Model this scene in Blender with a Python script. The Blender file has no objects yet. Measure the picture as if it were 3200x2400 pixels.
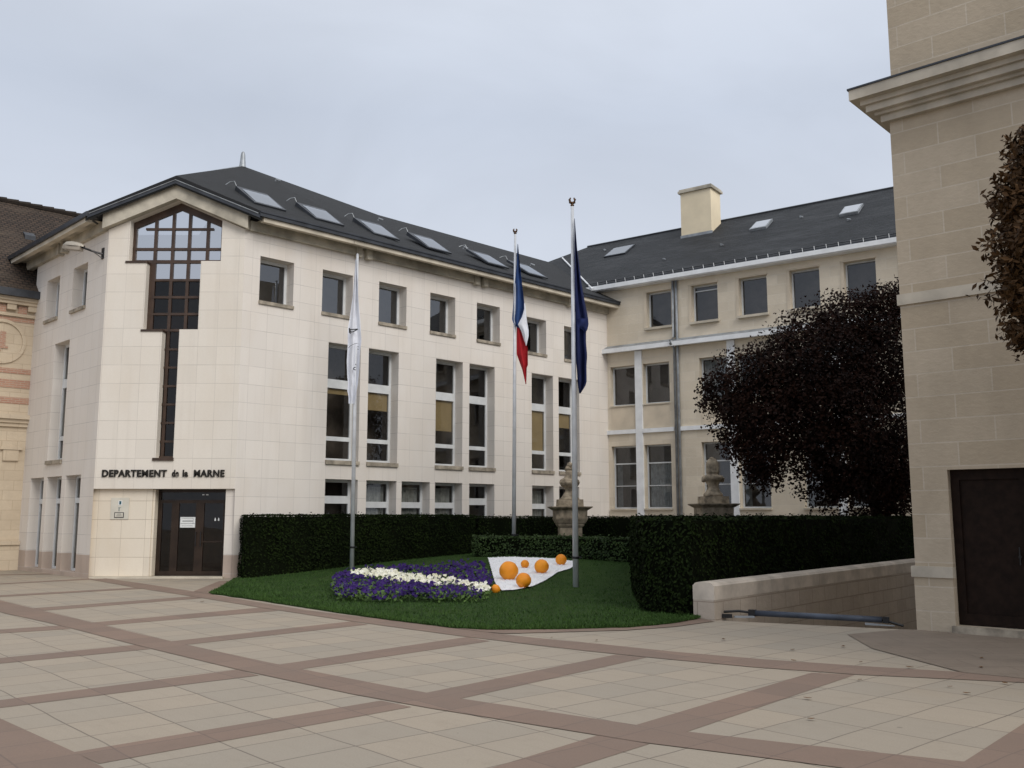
import bpy, bmesh, math, random
import numpy as np
from mathutils import Vector, Matrix, noise
random.seed(7)
R = math.radians
scn = bpy.context.scene
col = scn.collection

# ------------------------------------------------------------------ camera
F, HOR, H = 2950.0, 410.0, 1.7
PITCH = math.atan(HOR / F)
cam = bpy.data.cameras.new('camera')
cam.sensor_width = 36.0
cam.lens = 36.0 * F / 3200.0
cam.clip_end = 2000
cam.clip_start = 0.1
co = bpy.data.objects.new('camera', cam)
co.location = (0, 0, H)
co.rotation_euler = (R(90) + PITCH, 0, 0)
col.objects.link(co)
scn.camera = co

def ray(px, py):                      # survey helper: sight line through a point of a 2212 px wide print
    x, y = px * 3200 / 2212, py * 3200 / 2212
    u, v = (x - 1600) / F, -(y - 1200) / F
    c, s = math.cos(PITCH), math.sin(PITCH)
    return Vector((u, c - s * v, s + c * v))
def at(px, py, Y):
    r = ray(px, py)
    return Vector((0, 0, H)) + r * (Y / r.y)

# ------------------------------------------------------------------ materials
def lin(*c): return (c[0], c[1], c[2], 1.0)
class NT:
    def __init__(s, name):
        s.m = bpy.data.materials.new(name); s.m.use_nodes = True
        s.t = s.m.node_tree; s.n = s.t.nodes; s.n.clear()
        s.out = s.n.new('ShaderNodeOutputMaterial')
        s.b = s.n.new('ShaderNodeBsdfPrincipled')
        s.t.links.new(s.b.outputs[0], s.out.inputs[0])
    def node(s, k, **kw):
        n = s.n.new(k)
        for a, v in kw.items(): setattr(n, a, v)
        return n
    def link(s, a, b): s.t.links.new(a, b)
    def val(s, sock, v):
        if hasattr(v, 'is_output') or hasattr(v, 'links'): s.link(v, sock)
        else: sock.default_value = v
    def math(s, op, a, b=0.0, c=None):
        n = s.node('ShaderNodeMath', operation=op)
        s.val(n.inputs[0], a); s.val(n.inputs[1], b)
        if c is not None: s.val(n.inputs[2], c)
        return n.outputs[0]
    def mix(s, f, a, b, blend='MIX'):
        n = s.node('ShaderNodeMix', data_type='RGBA', blend_type=blend)
        s.val(n.inputs[0], f); s.val(n.inputs[6], a); s.val(n.inputs[7], b)
        return n.outputs[2]
    def noise(s, vec, scale, detail=4, rough=.55, lo=.35, hi=.65):
        n = s.node('ShaderNodeTexNoise'); n.inputs['Scale'].default_value = scale
        n.inputs['Detail'].default_value = detail; n.inputs['Roughness'].default_value = rough
        if vec is not None: s.link(vec, n.inputs['Vector'])
        r = s.node('ShaderNodeMapRange'); s.link(n.outputs[0], r.inputs[0])
        r.inputs[1].default_value = lo; r.inputs[2].default_value = hi
        return r.outputs[0]
    def pos(s): return s.node('ShaderNodeNewGeometry').outputs['Position']
    def uv(s): return s.node('ShaderNodeUVMap').outputs[0]
    def mapped(s, vec, scale=(1, 1, 1), loc=(0, 0, 0), rot=(0, 0, 0)):
        m = s.node('ShaderNodeMapping'); s.link(vec, m.inputs[0])
        m.inputs['Scale'].default_value = scale; m.inputs['Location'].default_value = loc; m.inputs['Rotation'].default_value = rot
        return m.outputs[0]
    def bump(s, h, strength=.3, dist=.01):
        b = s.node('ShaderNodeBump'); b.inputs['Strength'].default_value = strength; b.inputs['Distance'].default_value = dist
        s.link(h, b.inputs['Height']); s.link(b.outputs[0], s.b.inputs['Normal'])
    def fin(s, base, rough=.8, metal=0.0, spec=.3):
        s.val(s.b.inputs['Base Color'], base); s.val(s.b.inputs['Roughness'], rough)
        s.b.inputs['Metallic'].default_value = metal; s.b.inputs['Specular IOR Level'].default_value = spec
        return s.m

def mat_plain(name, c, rough=.7, metal=0., spec=.3, var=.18, scale=3.0, dark=None):
    n = NT(name); v = n.noise(n.pos(), scale)
    d = dark or tuple(x * (1 - 2 * var) for x in c)
    k = n.mix(v, lin(*d), lin(*[min(1, x * (1 + var * .5)) for x in c]))
    return n.fin(k, rough, metal, spec)

def mat_tiles(name, c, size, off, joint, plinth=None, jw=.012, var=.06):
    """stone cladding in a square grid of thin joints, laid out on the metre UVs of the wall"""
    n = NT(name); uv = n.uv()
    sp = n.node('ShaderNodeSeparateXYZ'); n.link(uv, sp.inputs[0])
    u = n.math('DIVIDE', n.math('SUBTRACT', sp.outputs[0], off[0]), size[0])
    v = n.math('DIVIDE', n.math('SUBTRACT', sp.outputs[1], off[1]), size[1])
    fu = n.math('FRACT', u); fv = n.math('FRACT', v)
    def near(f, w):
        a = n.math('LESS_THAN', f, w / 2); b = n.math('GREATER_THAN', f, 1 - w / 2)
        return n.math('MAXIMUM', a, b)
    wob = n.noise(n.pos(), 1.3, 2)
    jv = n.math('MULTIPLY', near(fu, jw / size[0]), .62)
    j = n.math('MAXIMUM', jv, near(fv, jw / size[1]))
    j = n.math('MULTIPLY', j, n.math('ADD', n.math('MULTIPLY', wob, .55), .45))
    cx = n.node('ShaderNodeCombineXYZ'); n.link(n.math('FLOOR', u), cx.inputs[0]); n.link(n.math('FLOOR', v), cx.inputs[1])
    wn = n.node('ShaderNodeTexWhiteNoise', noise_dimensions='2D'); n.link(cx.outputs[0], wn.inputs[0])
    base = n.mix(wn.outputs[0], lin(*[x * (1 - var) for x in c]), lin(*[min(1, x * (1 + var)) for x in c]))
    st = n.noise(n.mapped(n.pos(), (1.2, 1.2, .5)), 1.0, 5, .6, .42, .75)
    base = n.mix(n.math('MULTIPLY', st, .35), base, lin(c[0] * .86, c[1] * .80, c[2] * .72))
    grain = n.noise(n.pos(), 35, 3)
    base = n.mix(n.math('MULTIPLY', grain, .12), base, lin(c[0] * .75, c[1] * .74, c[2] * .72))
    if plinth:
        base = n.mix(n.math('LESS_THAN', sp.outputs[1], plinth[0]), base, n.mix(st, lin(*plinth[1]), lin(*[x * .75 for x in plinth[1]])))
    streak = n.noise(n.mapped(n.pos(), (5, 5, .25)), 1.0, 3, .5, .55, .8)
    base = n.mix(n.math('MULTIPLY', streak, .16), base, lin(c[0] * .62, c[1] * .6, c[2] * .57))
    base = n.mix(j, base, lin(*joint))
    n.bump(n.math('SUBTRACT', 1.0, j), .25, .006)
    return n.fin(base, .75)

def mat_blocks(name, c1, c2, mortar, w, h, off=(0, 0), msize=.012, var=1.0, bump=.3, rough=.85, patch=None):
    n = NT(name); uv = n.mapped(n.uv(), (1, 1, 1), (off[0], off[1], 0))
    b = n.node('ShaderNodeTexBrick'); n.link(uv, b.inputs['Vector'])
    b.inputs['Scale'].default_value = 1.0; b.inputs['Mortar Size'].default_value = msize
    b.inputs['Mortar Smooth'].default_value = .1
    b.inputs['Brick Width'].default_value = w; b.inputs['Row Height'].default_value = h
    b.inputs['Color1'].default_value = lin(*c1); b.inputs['Color2'].default_value = lin(*c2); b.inputs['Mortar'].default_value = lin(*mortar)
    b.offset = .5; b.squash = 1.0
    st = n.noise(n.mapped(n.pos(), (1, 1, .6)), 1.7, 5, .6, .4, .75)
    k = n.mix(n.math('MULTIPLY', st, .4 * var), b.outputs[0], lin(*[x * .68 for x in c2]))
    g = n.noise(n.mapped(n.pos(), (1, 1, 1.6)), 9, 5, .6)
    k = n.mix(n.math('MULTIPLY', g, .13 * var), k, lin(*[x * .6 for x in c1]))
    if patch:
        pz = n.noise(n.mapped(n.uv(), (.35, 1.3, 1), (0, 0, 0), (0, 0, .35)), 1.0, 6, .68, .48, .72)
        k = n.mix(n.math('MULTIPLY', pz, .75), k, lin(*patch))
        pz2 = n.noise(n.mapped(n.uv(), (.6, 2.2, 1), (5, 3, 0), (0, 0, .3)), 1.0, 5, .7, .55, .75)
        k = n.mix(n.math('MULTIPLY', pz2, .6), k, lin(*[x * .4 for x in c1]))
    n.bump(n.math('SUBTRACT', g, n.math('MULTIPLY', b.outputs[1], 1.5)), bump, .008)
    return n.fin(k, rough)

def mat_glass(name, tint=(.55, .6, .6), refl=.14, rough=.015):
    n = NT(name); n.n.remove(n.b)
    tr = n.node('ShaderNodeBsdfTransparent'); tr.inputs[0].default_value = lin(*tint)
    gl = n.node('ShaderNodeBsdfGlossy'); gl.inputs['Roughness'].default_value = rough; gl.inputs[0].default_value = (.95, .97, 1, 1)
    lw = n.node('ShaderNodeLayerWeight'); lw.inputs[0].default_value = .35
    f = n.math('ADD', n.math('MULTIPLY', lw.outputs['Fresnel'], .38), refl); f = n.math('MINIMUM', f, 1.0)
    wv = n.noise(n.pos(), .9, 1, .5, .3, .7)
    b = n.node('ShaderNodeBump'); b.inputs['Strength'].default_value = .02; b.inputs['Distance'].default_value = .05
    n.link(wv, b.inputs['Height']); n.link(b.outputs[0], gl.inputs['Normal'])
    mx = n.node('ShaderNodeMixShader'); n.link(f, mx.inputs[0]); n.link(tr.outputs[0], mx.inputs[1]); n.link(gl.outputs[0], mx.inputs[2])
    n.link(mx.outputs[0], n.out.inputs[0])
    return n.m

def mat_leaf(name, a, b, rough=.6, spec=.2, trans=0.0):
    n = NT(name); g = n.node('ShaderNodeNewGeometry')
    cl = n.noise(n.pos(), 1.1, 3, .5, .38, .62)
    k = n.mix(n.math('ADD', n.math('MULTIPLY', g.outputs['Random Per Island'], .65), n.math('MULTIPLY', cl, .35)), lin(*a), lin(*b))
    return n.fin(k, rough, 0, spec)

def mat_ground():
    n = NT('paving_slabs')
    p = n.mapped(n.pos(), (1, 1, 1), (0, 0, 0), (0, 0, R(48)))
    dn = n.node('ShaderNodeTexNoise'); dn.inputs['Scale'].default_value = .7; n.link(n.pos(), dn.inputs['Vector'])
    vm = n.node('ShaderNodeVectorMath', operation='SCALE'); n.link(dn.outputs['Color'], vm.inputs[0]); vm.inputs['Scale'].default_value = .10
    va = n.node('ShaderNodeVectorMath', operation='ADD'); n.link(p, va.inputs[0]); n.link(vm.outputs[0], va.inputs[1]); p = va.outputs[0]
    b = n.node('ShaderNodeTexBrick'); n.link(p, b.inputs['Vector'])
    b.inputs['Scale'].default_value = 1.0; b.inputs['Mortar Size'].default_value = .009; b.inputs['Mortar Smooth'].default_value = .4
    b.inputs['Brick Width'].default_value = .56; b.inputs['Row Height'].default_value = .68; b.offset = .0
    b.inputs['Color1'].default_value = lin(.38, .318, .246); b.inputs['Color2'].default_value = lin(.315, .276, .224); b.inputs['Mortar'].default_value = lin(.13, .105, .085)
    big = n.noise(n.pos(), .5, 5, .6, .35, .7)
    k = n.mix(n.math('MULTIPLY', big, .4), b.outputs[0], lin(.31, .258, .198))
    rust = n.noise(n.pos(), .33, 4, .55, .62, .78)
    k = n.mix(n.math('MULTIPLY', rust, .3), k, lin(.33, .25, .16))
    fine = n.noise(n.pos(), 60, 3)
    k = n.mix(n.math('MULTIPLY', fine, .25), k, lin(.22, .20, .165))
    brush = n.noise(n.mapped(n.pos(), (1, 1, 1), (0, 0, 0), (0, 0, R(48))), 1, 2)
    st = n.noise(n.mapped(p, (1.2, 14, 1)), 1.0, 3, .6, .5, .8)
    k = n.mix(n.math('MULTIPLY', st, .22), k, lin(.24, .20, .155))
    vo = n.node('ShaderNodeTexVoronoi'); n.link(n.pos(), vo.inputs['Vector']); vo.inputs['Scale'].default_value = 1.6
    spot = n.math('MULTIPLY', n.math('LESS_THAN', vo.outputs['Distance'], .045), n.noise(n.pos(), .9, 2, .5, .5, .6))
    k = n.mix(n.math('MULTIPLY', spot, .5), k, lin(.13, .11, .09))
    dirt = n.noise(n.pos(), 2.3, 6, .7, .55, .85)
    k = n.mix(n.math('MULTIPLY', dirt, .38), k, lin(.20, .165, .125))
    n.bump(n.math('SUBTRACT', fine, b.outputs[1]), .2, .005)
    return n.fin(k, .72, 0, .35)

def mat_band():
    n = NT('brown_paving')
    p = n.mapped(n.pos(), (1, 1, 1), (0, 0, 0), (0, 0, R(48)))
    dn = n.node('ShaderNodeTexNoise'); dn.inputs['Scale'].default_value = .7; n.link(n.pos(), dn.inputs['Vector'])
    vm = n.node('ShaderNodeVectorMath', operation='SCALE'); n.link(dn.outputs['Color'], vm.inputs[0]); vm.inputs['Scale'].default_value = .10
    va = n.node('ShaderNodeVectorMath', operation='ADD'); n.link(p, va.inputs[0]); n.link(vm.outputs[0], va.inputs[1]); p = va.outputs[0]
    b = n.node('ShaderNodeTexBrick'); n.link(p, b.inputs['Vector'])
    b.inputs['Scale'].default_value = 1.0; b.inputs['Mortar Size'].default_value = .008; b.inputs['Mortar Smooth'].default_value = .4
    b.inputs['Brick Width'].default_value = .56; b.inputs['Row Height'].default_value = .68; b.offset = .0
    b.inputs['Color1'].default_value = lin(.25, .172, .130); b.inputs['Color2'].default_value = lin(.20, .142, .110); b.inputs['Mortar'].default_value = lin(.15, .11, .09)
    big = n.noise(n.pos(), .7, 4, .6, .35, .7)
    k = n.mix(n.math('MULTIPLY', big, .45), b.outputs[0], lin(.20, .155, .125))
    dirt = n.noise(n.pos(), 2.1, 6, .7, .5, .85)
    k = n.mix(n.math('MULTIPLY', dirt, .4), k, lin(.15, .115, .09))
    fine = n.noise(n.pos(), 70, 3)
    k = n.mix(n.math('MULTIPLY', fine, .3), k, lin(.15, .11, .09))
    return n.fin(k, .75, 0, .3)

STONE_C = (.735, .69, .64)
M = {}
M['tile_m'] = mat_tiles('cream_cladding', STONE_C, (.53, .5225), (.27, 3.255), (.51, .475, .44), (.62, (.50, .405, .34)), .015, .03)
M['tile_e'] = mat_tiles('cream_cladding_entrance', (.725, .675, .605), (.53, .5225), (.03, 3.255), (.51, .47, .42), (.62, (.60, .53, .43)), .015, .03)
M['tile_in'] = mat_tiles('porch_stone', (.72, .65, .545), (.66, .51), (.1, .05), (.36, .30, .23), None, .012)
M['concrete'] = mat_plain('grey_concrete', (.50, .46, .38), .85, var=.2, scale=1.5)
M['fascia'] = mat_plain('cream_fascia', (.60, .54, .44), .8, var=.12, scale=1.5)
M['sill'] = mat_plain('stained_sill', (.40, .35, .28), .85, var=.25, scale=4)
M['zinc_dark'] = mat_plain('dark_zinc', (.045, .05, .06), .45, .3, .5)
M['zinc'] = mat_plain('grey_zinc', (.33, .355, .38), .45, .25, .5)
M['white'] = mat_plain('white_paint', (.84, .86, .88), .5, var=.05)
M['frame_grey'] = mat_plain('white_window_frame', (.66, .68, .69), .45, var=.06)
M['frame_brown'] = mat_plain('bronze_frame', (.070, .043, .030), .4, .1, .4)
M['door_frame'] = mat_plain('dark_door_frame', (.034, .021, .014), .4, .1, .3)
M['glass'] = mat_glass('window_glass', (.80, .80, .78), .045)
M['glass_r'] = mat_glass('wing_window_glass', (.70, .72, .74), .055)
M['glass_up'] = mat_glass('upper_window_glass', (.60, .62, .64), .13)
M['glass_sky'] = mat_glass('coated_glass', (.3, .32, .34), .58)
M['glass_dark'] = mat_glass('dark_glass', (.55, .48, .42), .015)
M['skylight'] = mat_glass('skylight_glass', (.40, .46, .54), .36)
M['inside'] = mat_plain('dim_room', (.16, .135, .115), .9, var=.3, scale=1)
M['blind'] = mat_plain('beige_blind', (.42, .32, .17), .8, var=.05)
M['curtain'] = mat_plain('net_curtain', (.40, .42, .41), .9, var=.15, scale=6)
M['teal'] = mat_plain('teal_panel', (.42, .70, .66), .6, var=.05)
M['slate'] = mat_blocks('slate_dark', (.012, .0125, .014), (.018, .019, .021), (.008, .008, .006), .25, .11, msize=.006, var=.8, bump=.6, rough=.75, patch=(.020, .021, .024))
M['slate_r'] = mat_blocks('slate_weathered', (.013, .015, .018), (.030, .034, .040), (.007, .008, .010), .28, .13, msize=.010, var=1.9, bump=1.2, rough=.7, patch=(.060, .064, .070))
M['tan'] = mat_blocks('tan_stone', (.76, .675, .545), (.665, .585, .465), (.72, .65, .545), .95, .36, (0, .1), .010, .6)
M['tan_plain'] = mat_plain('tan_panel', (.68, .59, .465), .85, var=.08, scale=1.2)
M['tan_n'] = mat_blocks('tan_ashlar', (.50, .425, .33), (.435, .36, .265), (.54, .475, .385), 1.05, .355, (.33, .06), .010, 1.0)
M['tan_trim'] = mat_plain('stone_moulding', (.53, .48, .40), .8, var=.12, scale=2)
M['render'] = mat_plain('chimney_render', (.80, .69, .50), .85, var=.06, scale=1)
M['door'] = mat_plain('dark_brown_door', (.018, .010, .007), .65, 0, .12, var=.2, scale=8)
M['old_tile'] = mat_blocks('old_brown_tiles', (.045, .033, .026), (.075, .050, .036), (.012, .010, .008), .19, .14, msize=.02, var=1.2, bump=1.0, patch=(.10, .075, .055))
M['nstone'] = mat_blocks('yellow_stone', (.60, .505, .38), (.55, .455, .335), (.46, .37, .27), .62, .31, msize=.008, var=.9)
M['brick'] = mat_blocks('red_brick', (.40, .21, .15), (.46, .26, .18), (.44, .34, .26), .22, .065, msize=.012, var=.7)
M['hedge'] = mat_leaf('hedge_leaves', (.004, .007, .003), (.016, .027, .006), .8, .06)
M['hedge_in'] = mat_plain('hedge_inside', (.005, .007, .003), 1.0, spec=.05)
M['hedge_low'] = mat_leaf('low_hedge_leaves', (.010, .022, .006), (.045, .080, .020))
M['lawn'] = None
M['gravel'] = None
M['orange'] = None
M['steel'] = mat_plain('pale_aluminium', (.62, .64, .67), .38, .15, .5, var=.08)
M['black'] = mat_plain('black_metal', (.02, .02, .022), .4, .3, .5)
M['bronze'] = mat_plain('dark_bronze', (.09, .045, .02), .4, .6, .5)
M['letters'] = mat_plain('blackened_letters', (.018, .015, .011), .5, .2, .4)
M['wall_ramp'] = mat_blocks('ramp_stone', (.50, .43, .36), (.43, .365, .30), (.33, .275, .225), .62, .285, (0, .0), .010, 1.2)
M['coping'] = mat_plain('ramp_coping', (.60, .53, .455), .8, var=.15, scale=2)
M['bar'] = mat_plain('blue_grey_paint', (.07, .085, .115), .45, .2, .4)
M['urn'] = mat_plain('weathered_stone', (.40, .33, .24), .9, var=.3, scale=5)
M['blue'] = mat_plain('flag_blue', (.028, .07, .21), .85, var=.12)
M['navy'] = mat_plain('flag_navy', (.016, .026, .105), .85, var=.15)
M['flag_white'] = mat_plain('flag_white', (.78, .80, .86), .85, var=.05)
M['red'] = mat_plain('flag_red', (.42, .015, .022), .85, var=.1)
M['purple_leaf'] = mat_leaf('copper_leaves', (.003, .002, .002), (.030, .011, .006), .7, .12)
M['brown_leaf'] = mat_leaf('autumn_leaves', (.018, .010, .004), (.085, .042, .014), .6, .15)
M['bark'] = mat_plain('bark', (.045, .035, .028), .95, var=.35, scale=9)
M['pansy'] = mat_leaf('purple_petals', (.014, .008, .055), (.062, .030, .165), .8, .1)
M['pansy_w'] = mat_leaf('white_petals', (.62, .60, .38), (.92, .90, .85), .7)
M['pansy_l'] = mat_leaf('pansy_leaves', (.030, .060, .016), (.10, .17, .04), .7)
M['grass'] = mat_leaf('grass_blades', (.018, .048, .008), (.058, .115, .024), .75)
M['paper'] = mat_plain('paper', (.72, .74, .74), .8, var=.03)
M['ink'] = mat_plain('ink', (.05, .05, .055), .8)
M['plate'] = mat_plain('frosted_plate', (.60, .57, .49), .3, .0, .5, var=.05)
M['logo_blue'] = mat_plain('logo_blue', (.03, .10, .13), .5)
M['lamp_shell'] = mat_plain('lamp_shell', (.42, .38, .32), .5, .2, .5, var=.2)
M['lamp_lens'] = mat_plain('lamp_lens', (.30, .26, .21), .35, 0, .5)
M['dry'] = mat_leaf('dead_leaf', (.05, .028, .012), (.16, .075, .025), .8)
M['ground'] = mat_ground()
M['band'] = mat_band()
M['apron'] = mat_blocks('grey_brown_paving', (.235, .19, .15), (.215, .172, .135), (.17, .135, .105), .7, .5, msize=.008, var=1.3)

n = NT('lawn_turf'); v = n.noise(n.pos(), 1.6, 6, .65, .3, .7); v2 = n.noise(n.pos(), 45, 3)
k = n.mix(v, lin(.026, .062, .012), lin(.048, .098, .020)); k = n.mix(n.math('MULTIPLY', v2, .5), k, lin(.012, .028, .007)); v3 = n.noise(n.pos(), .8, 5, .7, .5, .8); k = n.mix(n.math('MULTIPLY', v3, .45), k, lin(.045, .055, .018))
n.bump(v2, .8, .03); M['lawn'] = n.fin(k, .9, 0, .15)
n = NT('white_gravel'); vo = n.node('ShaderNodeTexVoronoi'); n.link(n.pos(), vo.inputs['Vector']); vo.inputs['Scale'].default_value = 38
rr = n.node('ShaderNodeMapRange'); n.link(vo.outputs[0], rr.inputs[0]); rr.inputs[2].default_value = .7
k = n.mix(rr.outputs[0], lin(.93, .93, .94), lin(.80, .80, .82)); n.bump(rr.outputs[0], .5, -.015); M['gravel'] = n.fin(k, .85, 0, .2)
n = NT('orange_skin'); v = n.noise(n.pos(), 3, 3); v2 = n.noise(n.pos(), 40, 2)
k = n.mix(v, lin(.78, .25, .010), lin(.90, .33, .015)); n.bump(v2, .35, .008); M['orange'] = n.fin(k, .5, 0, .35)

# ------------------------------------------------------------------ mesh builder
class MB:
    def __init__(s): s.v = []; s.f = []; s.uv = []; s.mi = []; s.cur = 0; s.smooth = False
    def face(s, pts, uvs=None):
        i = len(s.v); s.v += [tuple(p) for p in pts]; s.f.append(list(range(i, i + len(pts))))
        s.uv.append(uvs or [(p[0], p[1]) for p in pts]); s.mi.append(s.cur)
    def hexa(s, b, t):                # bottom ring (4, ccw from above), top ring
        s.face(b[::-1]); s.face(t)
        for i in range(4):
            j = (i + 1) % 4; s.face([b[i], b[j], t[j], t[i]])
    def box(s, c, size, rz=0.0):
        x, y, z = [q / 2 for q in size]; rot = Matrix.Rotation(rz, 3, 'Z'); c = Vector(c)
        q = lambda a, b, d: c + rot @ Vector((a, b, d))
        s.hexa([q(-x, -y, -z), q(x, -y, -z), q(x, y, -z), q(-x, y, -z)], [q(-x, -y, z), q(x, -y, z), q(x, y, z), q(-x, y, z)])
    def fbox(s, fr, s0, s1, o0, o1, z0, z1):
        P = fr.P
        a = [P(s0, o1, z0), P(s1, o1, z0), P(s1, o0, z0), P(s0, o0, z0)]
        b = [P(s0, o1, z1), P(s1, o1, z1), P(s1, o0, z1), P(s0, o0, z1)]
        s.face(a[::-1], [(s0, o1), (s0, o0), (s1, o0), (s1, o1)]); s.face(b, [(s0, o1), (s1, o1), (s1, o0), (s0, o0)])
        s.face([a[0], a[1], b[1], b[0]], [(s0, z0), (s1, z0), (s1, z1), (s0, z1)])
        s.face([a[1], a[2], b[2], b[1]], [(o1, z0), (o0, z0), (o0, z1), (o1, z1)])
        s.face([a[2], a[3], b[3], b[2]], [(s1, z0), (s0, z0), (s0, z1), (s1, z1)])
        s.face([a[3], a[0], b[0], b[3]], [(o0, z0), (o1, z0), (o1, z1), (o0, z1)])
    def tube(s, pts, rad, n=8, cap=True):
        pts = [Vector(p) for p in pts]; rings = []
        if not hasattr(rad, '__len__'): rad = [rad] * len(pts)
        up = Vector((.13, .27, 1)).normalized()
        for i, p in enumerate(pts):
            d = (pts[min(i + 1, len(pts) - 1)] - pts[max(i - 1, 0)]).normalized()
            a = d.cross(up)
            if a.length < .05: a = d.cross(Vector((1, .2, 0)))
            a.normalize(); b = d.cross(a).normalized()
            rings.append([p + (a * math.cos(t * 2 * math.pi / n) + b * math.sin(t * 2 * math.pi / n)) * rad[i] for t in range(n)])
        i0 = len(s.v)
        for r in rings: s.v += [tuple(q) for q in r]
        for i in range(len(rings) - 1):
            for t in range(n):
                u = (t + 1) % n
                s.f.append([i0 + i * n + t, i0 + i * n + u, i0 + (i + 1) * n + u, i0 + (i + 1) * n + t]); s.uv.append(None); s.mi.append(s.cur)
        if cap:
            s.f.append([i0 + t for t in range(n)][::-1]); s.uv.append(None); s.mi.append(s.cur)
            s.f.append([i0 + (len(rings) - 1) * n + t for t in range(n)]); s.uv.append(None); s.mi.append(s.cur)
    def lathe(s, prof, c, n=24):
        c = Vector(c); i0 = len(s.v)
        for r, z in prof:
            for t in range(n): s.v.append((c.x + r * math.cos(2 * math.pi * t / n), c.y + r * math.sin(2 * math.pi * t / n), c.z + z))
        for i in range(len(prof) - 1):
            for t in range(n):
                u = (t + 1) % n
                s.f.append([i0 + i * n + t, i0 + i * n + u, i0 + (i + 1) * n + u, i0 + (i + 1) * n + t]); s.uv.append(None); s.mi.append(s.cur)
        s.f.append([i0 + t for t in range(n)][::-1]); s.uv.append(None); s.mi.append(s.cur)
        s.f.append([i0 + (len(prof) - 1) * n + t for t in range(n)]); s.uv.append(None); s.mi.append(s.cur)
    def ball(s, c, r, nu=20, nv=12, squash=(1, 1, 1), jit=0):
        prof = []
        c = Vector(c); i0 = len(s.v)
        for i in range(nv + 1):
            th = math.pi * i / nv
            for t in range(nu):
                ph = 2 * math.pi * t / nu
                d = Vector((math.sin(th) * math.cos(ph), math.sin(th) * math.sin(ph), -math.cos(th)))
                rr = r * (1 + jit * noise.noise(d * 2.3 + c))
                s.v.append(tuple(c + Vector((d.x * squash[0], d.y * squash[1], d.z * squash[2])) * rr))
        for i in range(nv):
            for t in range(nu):
                u = (t + 1) % nu
                s.f.append([i0 + i * nu + t, i0 + i * nu + u, i0 + (i + 1) * nu + u, i0 + (i + 1) * nu + t]); s.uv.append(None); s.mi.append(s.cur)
    def prism(s, fr, poly, o0, o1):   # polygon in (s, z) of a facade pushed from o0 to o1
        a = [fr.P(q[0], o1, q[1]) for q in poly]; b = [fr.P(q[0], o0, q[1]) for q in poly]
        s.face(a, list(poly)); s.face(b[::-1], list(poly)[::-1])
        for i in range(len(poly)):
            j = (i + 1) % len(poly); s.face([a[j], a[i], b[i], b[j]])
    def leaf(s, p, nrm, size, asp=1.6):
        nrm = Vector(nrm).normalized()
        a = nrm.cross(Vector((random.uniform(-1, 1), random.uniform(-1, 1), random.uniform(-1, 1))))
        if a.length < 1e-3: a = nrm.cross(Vector((0, .3, 1)))
        a.normalize(); b = nrm.cross(a)
        a *= size * asp * .5; b *= size * .5; p = Vector(p)
        i = len(s.v); s.v += [tuple(p - a), tuple(p + b - a * .1 + nrm * size * .1), tuple(p + a), tuple(p - b - a * .1 + nrm * size * .1)]
        s.f.append([i, i + 1, i + 2, i + 3]); s.uv.append(None); s.mi.append(s.cur)
    def build(s, name, mat, parent=None, smooth=False):
        root = parent
        while root is not None and root.parent is not None: root = root.parent
        off = root.location if root is not None else Vector((0, 0, 0))
        me = bpy.data.meshes.new(name)
        vs = s.v if root is None else [(p[0] - off.x, p[1] - off.y, p[2] - off.z) for p in s.v]
        me.from_pydata(vs, [], s.f)
        if any(u is not None for u in s.uv):
            ul = me.uv_layers.new(name='UVMap'); flat = []
            for f, u in zip(s.f, s.uv):
                if u is None: flat += [0.0, 0.0] * len(f)
                else:
                    for q in u: flat += [q[0], q[1]]
            ul.data.foreach_set('uv', flat)
        for m in (mat if isinstance(mat, (list, tuple)) else [mat]): me.materials.append(m)
        if any(s.mi): me.polygons.foreach_set('material_index', s.mi)
        if smooth: me.polygons.foreach_set('use_smooth', [True] * len(s.f))
        me.update()
        o = bpy.data.objects.new(name, me); col.objects.link(o)
        if parent is not None: o.parent = parent
        return o

def tag(o, label=None, cat=None, group=None, kind=None):
    if label: o['label'] = label
    if cat: o['category'] = cat
    if group: o['group'] = group
    if kind: o['kind'] = kind
    return o
def empty(name, loc, label, cat, group=None):
    o = bpy.data.objects.new(name, None); col.objects.link(o); o.location = loc; o.empty_display_size = .3
    return tag(o, label, cat, group)

class Face:
    """frame of a facade: s metres along it, off metres out of it, z up"""
    def __init__(s, origin, az):
        a = R(az); s.o = Vector((origin[0], origin[1], 0)); s.d = Vector((math.sin(a), math.cos(a), 0)); s.n = Vector((math.cos(a), -math.sin(a), 0))
    def P(s, u, off, z): return s.o + s.d * u + s.n * off + Vector((0, 0, z))

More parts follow.
